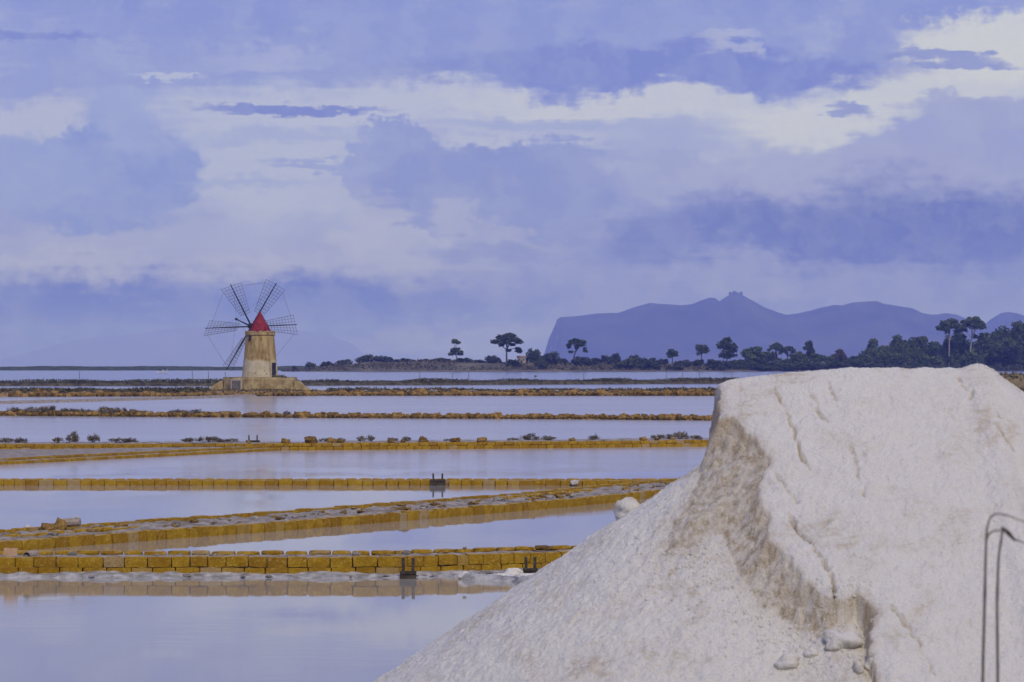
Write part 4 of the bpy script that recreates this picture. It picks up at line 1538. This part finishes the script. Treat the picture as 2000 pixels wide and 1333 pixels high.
def crown_mesh(seed, kind, nleaf=2400, size=.07):
    """unit crown: about 1 wide (x,y in -.5..+.5) and 1 tall (z 0..1)"""
    rnd = random.Random(seed)
    C = []
    if kind == 'umbrella':
        for _ in range(26):
            an, r = rnd.uniform(0, 6.28), .40 * rnd.random() ** .55
            C.append(((r * math.cos(an), r * math.sin(an), .55 + .33 * (1 - (r / .42) ** 2) + rnd.uniform(-.16, .06)), rnd.uniform(.08, .15)))
        for _ in range(5):
            an = rnd.uniform(0, 6.28)
            C.append(((.36 * math.cos(an), .36 * math.sin(an), rnd.uniform(.12, .45)), rnd.uniform(.06, .1)))
        sz = .75
    elif kind == 'round':
        for _ in range(34):
            u = Vector((rnd.gauss(0, 1), rnd.gauss(0, 1), rnd.gauss(0, 1))).normalized() * (.36 * rnd.random() ** .4)
            C.append(((u.x, u.y, .5 + u.z * 1.05), rnd.uniform(.09, .16)))
        sz = .9
    elif kind == 'tall':
        for _ in range(34):
            t = rnd.random()
            r = (.34 * math.sin(math.pi * (.18 + .75 * t))) * rnd.random() ** .5
            an = rnd.uniform(0, 6.28)
            C.append(((r * math.cos(an), r * math.sin(an), .1 + .82 * t), rnd.uniform(.07, .14)))
        sz = .7
    elif kind == 'layered':
        for z0, w in ((.2, .42), (.33, .40), (.42, .28), (.82, .2), (.9, .16)):
            for _ in range(8):
                an, r = rnd.uniform(0, 6.28), w * rnd.random() ** .6
                C.append(((r * math.cos(an), r * math.sin(an), z0 + rnd.uniform(-.03, .05)), rnd.uniform(.06, .11)))
        sz = .55
    else:      # bush
        for _ in range(30):
            an, r = rnd.uniform(0, 6.28), .40 * rnd.random() ** .55
            C.append(((r * math.cos(an), r * math.sin(an), rnd.uniform(.05, .85) * math.sqrt(max(0, 1 - (r / .46) ** 2))), rnd.uniform(.09, .15)))
        sz = 1.2
    if kind in ('round', 'bush', 'tall'):
        C = [(c, r * 1.3) for c, r in C]
    v, f = leaf_quads(clump_points(rnd, C, nleaf // len(C), 1.0, sz), size, rnd, 0, 1.0)
    return pydata('crown', v, f), C


CROWNS = {k: [crown_mesh(i * 13 + j, k) for j in range(3)] for i, k in enumerate(('umbrella', 'round', 'tall', 'layered', 'bush'))}
_cm = {}


def crown_obj(kind, mat, rnd, parent, loc, w, h):
    j = rnd.randrange(3)
    key = (kind, j, mat.name)
    if key not in _cm:
        me = CROWNS[kind][j][0].copy()
        me.materials.append(mat)
        _cm[key] = me
    o = bpy.data.objects.new('crown', _cm[key])
    o.location = loc
    o.scale = (w, w * .9, h)
    o.rotation_euler = (0, 0, rnd.uniform(0, 6.28))
    o.parent = parent
    COL.objects.link(o)
    return CROWNS[kind][j][1], o


def tree(px, y_top, y_crown, wpx, kind, mat, label, group, rnd, dy=40, bark='bark', lean=0.0, name='pine_tree', rad=.35, trunk_px=None):
    """px: trunk column; crown from y_crown (lower edge) to y_top; wpx: crown width"""
    x0 = (px - 1000) / FPX * 1800
    Y = float(np.interp(x0, ISX, ISY)) + dy
    k = FPX / Y
    x = (px - 1000) / k
    zg = float(island_z(np.array([x]), np.array([Y]))[0])
    zt_ = at(px, y_top, Y).z
    zc = at(px, y_crown, Y).z
    root = empty(name, (x, Y, zg))
    tag(root, label, 'tree', group)
    w = wpx / k
    h = zt_ - zc
    C, cr = crown_obj(kind, mat, rnd, root, (lean * w, 0, zc - zg), w * 1.12, h * 1.05)
    m = MB()
    split = max(zc - zg + h * (.35 if kind in ('umbrella', 'round') else .2), 1.0)
    tx = (trunk_px - px) / k if trunk_px else 0.0
    m.tube([(tx, 0, -.5), (tx * .6 + rnd.uniform(-.2, .2), 0, split * .5), (lean * w * .6, 0, split)], [rad * 1.3, rad, rad * .75], 7)
    ang = cr.rotation_euler.z
    for c, r in rnd.sample(C, min(7, len(C))):
        cx = (c[0] * math.cos(ang) - c[1] * math.sin(ang)) * w + lean * w
        cy = (c[0] * math.sin(ang) + c[1] * math.cos(ang)) * w * .9
        m.tube([(lean * w * .5, 0, split * .82), (cx * .55 + lean * w * .3, cy * .55, (zc - zg + c[2] * h) * .62 + split * .35), (cx, cy, zc - zg + c[2] * h)], [rad * .55, rad * .38, rad * .18], 5, False)
    m.build('trunk', M[bark], root)
    return root


rt = random.Random(21)
PI_ = M['pine']
tree(890, 664, 699, 34, 'layered', PI_, 'small dark pine with separate foliage layers standing alone on the island bluff', None, rt, 55, trunk_px=894)
tree(990, 652, 692, 68, 'umbrella', PI_, 'wide umbrella pine standing alone on the island bluff', None, rt, 50, rad=.5)
tree(1124, 661, 692, 42, 'umbrella', PI_, 'leaning umbrella pine in front of the mountain cliff', None, rt, 55, lean=.08, trunk_px=1119, rad=.4)
tree(1313, 681, 702, 24, 'round', PI_, 'smallest of the round-crowned trees on the island, alone by a bare patch', None, rt, 60)
tree(1370, 671, 696, 31, 'round', PI_, 'lollipop-shaped round tree on a short trunk on the island', None, rt, 60)
tree(1420, 662, 702, 50, 'tall', PI_, 'tall ragged pine beside the lollipop-shaped tree', None, rt, 50)
GW = 'dark trees of the island wood'
LBW = 'dark round-crowned tree crowded inside the dense island wood'
WOOD_LABELS = {1470: 'broad round tree next to the tall ragged pine at the thin end of the wood', 1515: 'small umbrella pine poking above the thin end of the wood',
               1538: 'umbrella pine with a bare trunk in the thin part of the wood', 1580: 'narrow pointed pine standing above the thin part of the wood',
               1706: 'narrow tall tree where the wood first steps up in height', 1752: 'high round tree just beyond the narrow tree at the step of the wood',
               1791: 'widest round tree in the middle of the wood', 1956: 'high round tree beside the tallest bare-trunked pine',
               1988: 'broad high tree behind the pale olive-green tree', 2025: 'broad tree past the pale olive-green tree at the end of the wood'}
BUSH_LABELS = {713: 'larger of the paired round bushes crowning the bare bluff', 757: 'small round bush beside the pair crowning the bluff', 577: 'tiny bush at the very tip of the island',
               607: 'small round bush near the tip of the island', 962: 'rounded bush between the layered pine and the wide umbrella pine', 1004: 'dark low bush at the foot of the wide umbrella pine',
               1042: 'tall bush just beyond the small house', 1072: 'tallest bush beside the small house, reaching down the slope', 1224: 'big dark bush low on the shore below the bluff',
               1266: 'second big dark bush low on the shore, touching the first', 1203: 'narrow upright bush above the two big shore bushes'}
wood = [(1470, 676, 712, 52, 'round'), (1515, 670, 704, 30, 'umbrella'), (1500, 684, 714, 40, 'round'), (1538, 677, 700, 36, 'umbrella'), (1580, 668, 702, 30, 'tall'), (1560, 687, 714, 40, 'round'),
        (1597, 690, 714, 40, 'round'), (1632, 692, 715, 44, 'round'), (1665, 695, 715, 40, 'round'), (1706, 663, 712, 40, 'tall'), (1728, 674, 714, 46, 'round'),
        (1752, 655, 708, 42, 'round'), (1791, 655, 712, 56, 'round'), (1783, 674, 716, 50, 'round'), (1826, 666, 714, 50, 'round'), (1850, 672, 715, 46, 'round'),
        (1935, 648, 712, 40, 'round'), (1956, 632, 712, 54, 'round'), (1988, 628, 710, 62, 'round'), (1872, 648, 712, 50, 'round'), (1922, 650, 712, 46, 'round'), (2025, 640, 712, 60, 'round'), (1882, 660, 714, 44, 'round'), (1915, 664, 714, 44, 'round'), (1690, 685, 715, 36, 'round'),
        (1965, 660, 712, 50, 'round'), (2005, 655, 712, 50, 'round'), (1860, 652, 712, 40, 'round'), (1745, 682, 716, 40, 'round'), (1812, 684, 716, 44, 'round')]
for i, (px, a, b, w, kd) in enumerate(wood):
    tree(px, a, b, w, kd, PI_, WOOD_LABELS.get(px, LBW), GW, rt, 30 + (i * 37) % 90, name='pine_tree')
tree(1854, 624, 668, 56, 'umbrella', PI_, 'tall umbrella pine with thin pale forked trunk above the wood', None, rt, 22, 'palebark', rad=.45)
tree(1899, 620, 666, 56, 'umbrella', PI_, 'tallest umbrella pine with long bare pale trunk above the wood', None, rt, 12, 'palebark', trunk_px=1893, rad=.5)
tree(1972, 672, 706, 60, 'round', M['olive'], 'pale olive-green rounded tree at the front of the wood', None, rt, 8, name='olive_tree')
tree(1945, 675, 706, 32, 'round', M['olive'], 'smaller grey-green tree beside the tall bare-trunked pine', None, rt, 10, name='olive_tree')
tree(1640, 684, 712, 36, 'tall', M['drygrass'], 'reddish half-bare tree at the low end of the wood', None, rt, 20, name='bare_tree')

GB = 'bushes along the island bluff'


def bush(px, y_top, y_bot, wpx, dy, rnd, mat=None):
    x0 = (px - 1000) / FPX * 1740
    Y = float(np.interp(x0, ISX, ISY)) + dy
    k = FPX / Y
    x = (px - 1000) / k
    zg = float(island_z(np.array([x]), np.array([Y]))[0])
    zt_ = at(px, y_top, Y).z
    h = max(zt_ - zg, 1.0)
    root = empty('bush', (x, Y, zg - .2))
    if mat is None:
        tag(root, BUSH_LABELS.get(px, 'dark low rounded bush on the island bluff'), 'bush', GB)
    else:
        tag(root, 'dark undergrowth bush at the foot of the island wood', 'bush', 'undergrowth of the island wood')
    crown_obj('bush', mat or M['bush'], rnd, root, (0, 0, 0), wpx / k * 1.1, h * 1.08)


for px, a, b, w, dy in [(577, 712, 722, 14, 25), (607, 704, 712, 22, 60), (640, 705, 713, 32, 60), (672, 699, 709, 32, 62), (713, 689, 704, 34, 66), (740, 692, 704, 34, 66), (757, 694, 704, 26, 62),
                        (790, 699, 706, 40, 65), (828, 700, 706, 30, 65), (860, 698, 706, 40, 60), (905, 698, 706, 40, 58), (935, 702, 708, 26, 55), (962, 691, 706, 36, 50), (1004, 700, 714, 34, 28), (1042, 679, 706, 36, 55), (1072, 682, 716, 42, 40),
                        (1056, 698, 720, 30, 18), (1095, 697, 710, 34, 50), (1135, 695, 716, 46, 40), (1160, 697, 712, 30, 45), (1185, 692, 710, 36, 55), (1203, 688, 710, 22, 58), (1224, 695, 722, 52, 16), (1266, 696, 722, 48, 16), (1240, 692, 712, 32, 50),
                        (1292, 698, 712, 36, 50), (1333, 700, 712, 36, 40), (1318, 712, 722, 40, 14), (1362, 699, 712, 34, 45), (1395, 700, 716, 46, 35), (1420, 702, 718, 50, 26), (1455, 698, 716, 46, 30), (1400, 712, 721, 50, 12), (1480, 708, 720, 60, 10), (1530, 708, 720, 60, 10), (1580, 706, 719, 60, 12), (1640, 706, 719, 60, 12), (1700, 708, 719, 60, 10)]:
    bush(px, a, b, w, dy, rt)
for px in range(1690, 2040, 21):
    bush(px, rt.uniform(676, 690), 716, rt.uniform(38, 54), rt.uniform(14, 45), rt, M['pine'])
for px in range(1440, 1690, 22):
    bush(px, rt.uniform(697, 704), 718, rt.uniform(34, 48), rt.uniform(14, 40), rt, M['pine'])
# low scrub on the bluff face, reeds at the water on the right
ip = Path(ISL)
pts = []
for _ in range(14000):
    x = rt.uniform(-140, 260)
    y0 = float(np.interp(x, ISX, ISY))
    d = rt.uniform(4, 64)
    if float(fbm(np.array([x * .05]), np.array([d * .06]), 3)[0]) + rt.uniform(-.4, .4) < -.05:
        continue
    if -34 < x < -2 and 18 < d < 60 and rt.random() < .85:      # bare tan slope
        continue
    pts.append((x, y0 + d, float(island_z(np.array([x]), np.array([y0 + d]))[0]) + rt.uniform(-.1, .9)))
v, f = leaf_quads(pts, 1.2, rt, 0.2, 1.2)
tag(link('scrub', pydata('scrub', v, f), M['saltscrub']), 'low grey-olive scrub on the island bluff', 'scrub', kind='stuff')
pts = []
for _ in range(5000):
    x = rt.uniform(225, 420)
    y0 = float(np.interp(x, ISX, ISY))
    d = rt.uniform(-2, 9)
    pts.append((x, y0 + d, rt.uniform(0, 4.5) * (0.55 + .45 * math.sin(x * .9) * math.sin(x * .23))))
v, f = leaf_quads(pts, 1.9, rt, 0.85, 4.0)
tag(link('reeds', pydata('reeds', v, f), M['reed']), 'pale green reeds along the island shore before the wood', 'reeds', kind='stuff')

# small house on the bluff
hp = at(1018.5, 700, 1712)
hr = empty('house', (hp.x, hp.y, float(island_z(np.array([hp.x]), np.array([hp.y]))[0]) - .3))
tag(hr, 'small pale house among the bushes on the island bluff', 'house')
m = MB(); m.box((0, 0, 1.6), (5.0, 4.0, 3.2)); m.build('wall', M['housewall'], hr)
m = MB(); m.add([(-2.8, -2.4, 3.2), (2.8, -2.4, 3.2), (2.8, 2.4, 3.2), (-2.8, 2.4, 3.2), (-2.8, 0, 4.3), (2.8, 0, 4.3)], [(0, 1, 5, 4), (2, 3, 4, 5), (0, 4, 3), (1, 2, 5), (3, 2, 1, 0)]); m.build('roof', M['roof'], hr)
for wx in (-1.4, 1.4):
    m = MB(); m.box((wx, -2.02, 1.9), (.9, .08, 1.1)); m.build('window', M['glass_recess'], hr)
m = MB(); m.box((0, -2.03, 1.2), (.9, .08, 1.9)); m.build('door', M['wood'], hr)


def small_boat(name, px, py, Y, L, hullmat, label, z=0.0, rz=0.0):
    p = at(px, py, Y)
    root = empty(name, (p.x, Y, z), rz)
    tag(root, label, 'boat')
    n = 9
    v, f = [], []
    for i in range(n):
        t = i / (n - 1)
        w = .95 * math.sin(math.pi * min(1, .28 + t * .72)) ** .6 * (1 if t < .98 else .15)
        sheer = .75 + .35 * t ** 2
        xx = (.5 - t) * L
        v += [(xx, -w, sheer), (xx, -w * .75, .1), (xx, 0, -.12), (xx, w * .75, .1), (xx, w, sheer)]
    for i in range(n - 1):
        for k in range(4):
            f.append((i * 5 + k, (i + 1) * 5 + k, (i + 1) * 5 + k + 1, i * 5 + k + 1))
        f.append((i * 5 + 4, (i + 1) * 5 + 4, (i + 1) * 5, i * 5))
    f += [(0, 1, 2, 3, 4), tuple((n - 1) * 5 + k for k in (4, 3, 2, 1, 0))]
    link('hull', pydata('hull', v, f), hullmat, root)
    return root


def person(loc, h, pose, label, rz=0.0):
    """one continuous skinned figure"""
    s = h / 1.72
    J = {'pel': (0, 0, .95), 'chest': (0, .02, 1.3), 'neck': (0, .0, 1.48), 'head': (0, .04, 1.58), 'crown': (0, .03, 1.68),
         'shl': (-.19, 0, 1.40), 'ell': (-.25, .05, 1.13), 'hal': (-.22, .22, .95), 'shr': (.19, 0, 1.40), 'elr': (.25, .05, 1.13), 'har': (.22, .22, .95),
         'hpl': (-.1, 0, .88), 'knl': (-.11, .03, .48), 'ftl': (-.11, 0, .06), 'tol': (-.11, .16, .03), 'hpr': (.1, 0, .88), 'knr': (.11, .03, .48), 'ftr': (.11, 0, .06), 'tor': (.11, .16, .03)}
    if pose == 'sit':
        for k, p in (('knl', (-.12, .42, .90)), ('ftl', (-.12, .44, .46)), ('tol', (-.12, .6, .43)), ('knr', (.12, .42, .90)), ('ftr', (.12, .44, .46)), ('tor', (.12, .6, .43))):
            J[k] = p
        J = {k: (p[0], p[1], p[2] - .43) for k, p in J.items()}
    Rr = {'pel': .15, 'chest': .16, 'neck': .065, 'head': .10, 'crown': .07, 'shl': .075, 'shr': .075, 'ell': .05, 'elr': .05, 'hal': .04, 'har': .04, 'hpl': .1, 'hpr': .1, 'knl': .07, 'knr': .07, 'ftl': .05, 'ftr': .05, 'tol': .04, 'tor': .04}
    Ed = [('pel', 'chest'), ('chest', 'neck'), ('neck', 'head'), ('head', 'crown'), ('chest', 'shl'), ('shl', 'ell'), ('ell', 'hal'), ('chest', 'shr'), ('shr', 'elr'), ('elr', 'har'),
          ('pel', 'hpl'), ('hpl', 'knl'), ('knl', 'ftl'), ('ftl', 'tol'), ('pel', 'hpr'), ('hpr', 'knr'), ('knr', 'ftr'), ('ftr', 'tor')]
    names = list(J)
    me = bpy.data.meshes.new('person')
    me.from_pydata([tuple(c * s for c in J[k]) for k in names], [(names.index(a), names.index(b)) for a, b in Ed], [])
    o = link('person', me, M['cloth'], loc=loc)
    o.rotation_euler = (0, 0, rz)
    o.modifiers.new('skin', 'SKIN')
    for i, k in enumerate(names):
        me.skin_vertices[0].data[i].radius = (Rr[k] * s, Rr[k] * s)
        me.skin_vertices[0].data[i].use_root = (k == 'pel')
    sd = o.modifiers.new('smooth', 'SUBSURF')
    sd.levels = sd.render_levels = 1
    return tag(o, label, 'person')


bY = 1433.0
bt = small_boat('motor_boat', 317.5, 728.6, bY, 5.6, M['white'], 'white motor boat with dark canopy crossing the lagoon', 0.0)
bt.location.z = -bY ** 2 / (2 * R_EARTH)
m = MB(); m.box((1.35, 0, 2.35), (2.1, 1.5, .16)); m.build('canopy', M['navy'], bt)
for sx in (.4, 2.3):
    for sy in (-.65, .65):
        m = MB(); m.tube([(sx, sy, .7), (sx, sy, 2.3)], .045, 5); m.build('canopy_post', M['white'], bt)
m = MB(); m.box((0.2, 0, 1.0), (.7, .8, .8)); m.build('console', M['white'], bt)
bx, bz = bt.location.x, bt.location.z
person((bx - 1.75, bY, bz + .62), 1.7, 'stand', 'person in dark clothes standing in the bow of the boat', 1.2)
person((bx - .75, bY, bz + .95), 1.7, 'sit', 'person in dark clothes seated amidships in the boat', .6)
person((bx + .35, bY + .15, bz + 1.4), 1.7, 'sit', 'person in dark clothes at the console of the boat', -.5)
# boats drawn up at the reeds
rb = small_boat('rowing_boat', 1862, 716, 1846, 7.4, M['redpaint'], 'red boat drawn up at the reeds below the wood', .55)
wb = small_boat('rowing_boat', 1842, 716, 1842, 7.0, M['white'], 'white boat drawn up beside the red boat', .5)
# low white wall with a lamp behind the reeds
lw = at(1976, 703, 1905)
m = MB(); m.box((0, 0, 0.4), (13, .4, .8))
o = m.build('low_wall', M['white'], None, (lw.x, lw.y, max(lw.z - 1.0, 0))); tag(o, 'long low white wall behind the reeds', 'wall')

# far flat spit on the open lagoon, left
fx, fy = np.meshgrid(np.linspace(-700, -60, 220), np.linspace(2020, 2110, 14))
fz = (2.9 + 1.0 * fbm(fx * .02, fy * .02, 4) + .5 * fbm(fx * .09, fy * .05, 3)) * sstep(2022, 2036, fy) * sstep(2108, 2095, fy) - .7
sp = link('spit', grid_mesh('spit', fx, fy, fz), M['bush'])
tag(sp, 'long flat dark spit of land along the far edge of the lagoon', 'spit', kind='structure')

# ------------------------------------------------------------------ mountains
def mountain(name, prof, Yd, depth, mat, label, cat='mountain', cliff=None, rough=34):
    px = np.array([p[0] for p in prof], float)
    py = np.array([p[1] for p in prof], float)
    xw = (px - 1000) / FPX * Yd
    zw = CAM_H + (EYE_Y - py) / FPX * Yd
    nx, ny = 420, 46
    xs = np.linspace(xw[0], xw[-1], nx)
    top = np.interp(xs, xw, zw)
    top = top + np.where(top > 60, 2.2 * fbm(xs * .012, xs * 0 + 3, 4), 0)
    t = np.linspace(-1, 1, ny)
    X = np.tile(xs, (ny, 1))
    Yg = Yd + t[:, None] * depth + 0 * X
    prof_t = np.where(t < 0, np.sin((1 + t) * math.pi / 2) ** 1.1, np.cos(t * math.pi / 2))
    Z = top[None, :] * prof_t[:, None]
    gul = fbm(X * .004, Yg * .0025, 5)
    Z = Z + rough * gul * np.sin(np.pi * (1 - np.abs(t)))[:, None] * np.clip(top[None, :] / 200, 0, 1) - 22 * (prof_t[:, None] < .02)
    o = link(name, grid_mesh(name, X, Yg, Z), mat)
    tag(o, label, cat, kind='structure')
    return o


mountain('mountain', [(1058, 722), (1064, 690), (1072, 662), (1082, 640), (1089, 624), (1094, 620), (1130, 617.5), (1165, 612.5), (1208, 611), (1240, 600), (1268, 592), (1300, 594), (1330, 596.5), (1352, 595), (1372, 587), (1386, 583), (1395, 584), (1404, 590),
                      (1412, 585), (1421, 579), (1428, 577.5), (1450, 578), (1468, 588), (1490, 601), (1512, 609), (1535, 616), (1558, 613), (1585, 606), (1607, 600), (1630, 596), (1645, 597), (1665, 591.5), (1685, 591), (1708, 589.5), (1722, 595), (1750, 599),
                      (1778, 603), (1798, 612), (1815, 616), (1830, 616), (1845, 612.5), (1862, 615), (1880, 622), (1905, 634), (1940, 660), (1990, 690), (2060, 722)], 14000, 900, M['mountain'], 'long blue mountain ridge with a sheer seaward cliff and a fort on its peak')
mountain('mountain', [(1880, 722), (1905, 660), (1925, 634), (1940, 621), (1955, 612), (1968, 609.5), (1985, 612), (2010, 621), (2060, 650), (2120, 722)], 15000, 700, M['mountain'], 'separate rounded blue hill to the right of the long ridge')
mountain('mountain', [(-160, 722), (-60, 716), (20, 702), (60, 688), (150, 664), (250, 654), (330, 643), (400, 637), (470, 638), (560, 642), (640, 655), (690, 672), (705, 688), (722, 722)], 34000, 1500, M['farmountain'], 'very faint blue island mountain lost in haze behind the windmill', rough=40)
# pale sea cliff at the left end of the ridge
cx0, cz0 = at(1066, 700, 13080), at(1090, 626, 13080)
v, f = [], []
rows = 9
for i in range(rows):
    t = i / (rows - 1)
    pl = at(1061 + 27 * t ** .8, 716 - 92 * t, 13400)
    pr = at(1080 + 16 * t, 716 - 90 * t, 13150)
    for k in range(5):
        q = pl.lerp(pr, k / 4)
        v.append((q.x, q.y + 40 * math.sin(k * 2.1 + i), q.z))
for i in range(rows - 1):
    for k in range(4):
        f.append((i * 5 + k, i * 5 + k + 1, i * 5 + 5 + k + 1, i * 5 + 5 + k))
cl = link('cliff', pydata('cliff', v, f), M['cliff'])
tag(cl, 'pale sheer sea cliff at the end of the mountain ridge', 'cliff', kind='structure')
# fort on the peak
fp = at(1437, 578, 14000)
fr = empty('hilltop_fort', (fp.x, 14000, fp.z - 8))
tag(fr, 'ruined stone fort on the highest mountain peak', 'fort')
m = MB(); m.box((0, 0, 10), (66, 40, 20)); m.build('wall', M['fort'], fr)
for x, w, h in ((-27, 12, 26), (-8, 14, 31), (6, 10, 25), (26, 13, 27)):
    m = MB(); m.box((x, -8, h / 2), (w, 28, h)); m.build('tower', M['fort'], fr)

# ------------------------------------------------------------------ air
hz = MB()
hz.box((0, 17500, 210), (44000, 39000, 540))
ho = hz.build('haze', haze_mat())
tag(ho, 'bluish sea haze over the lagoon', 'haze', kind='stuff')
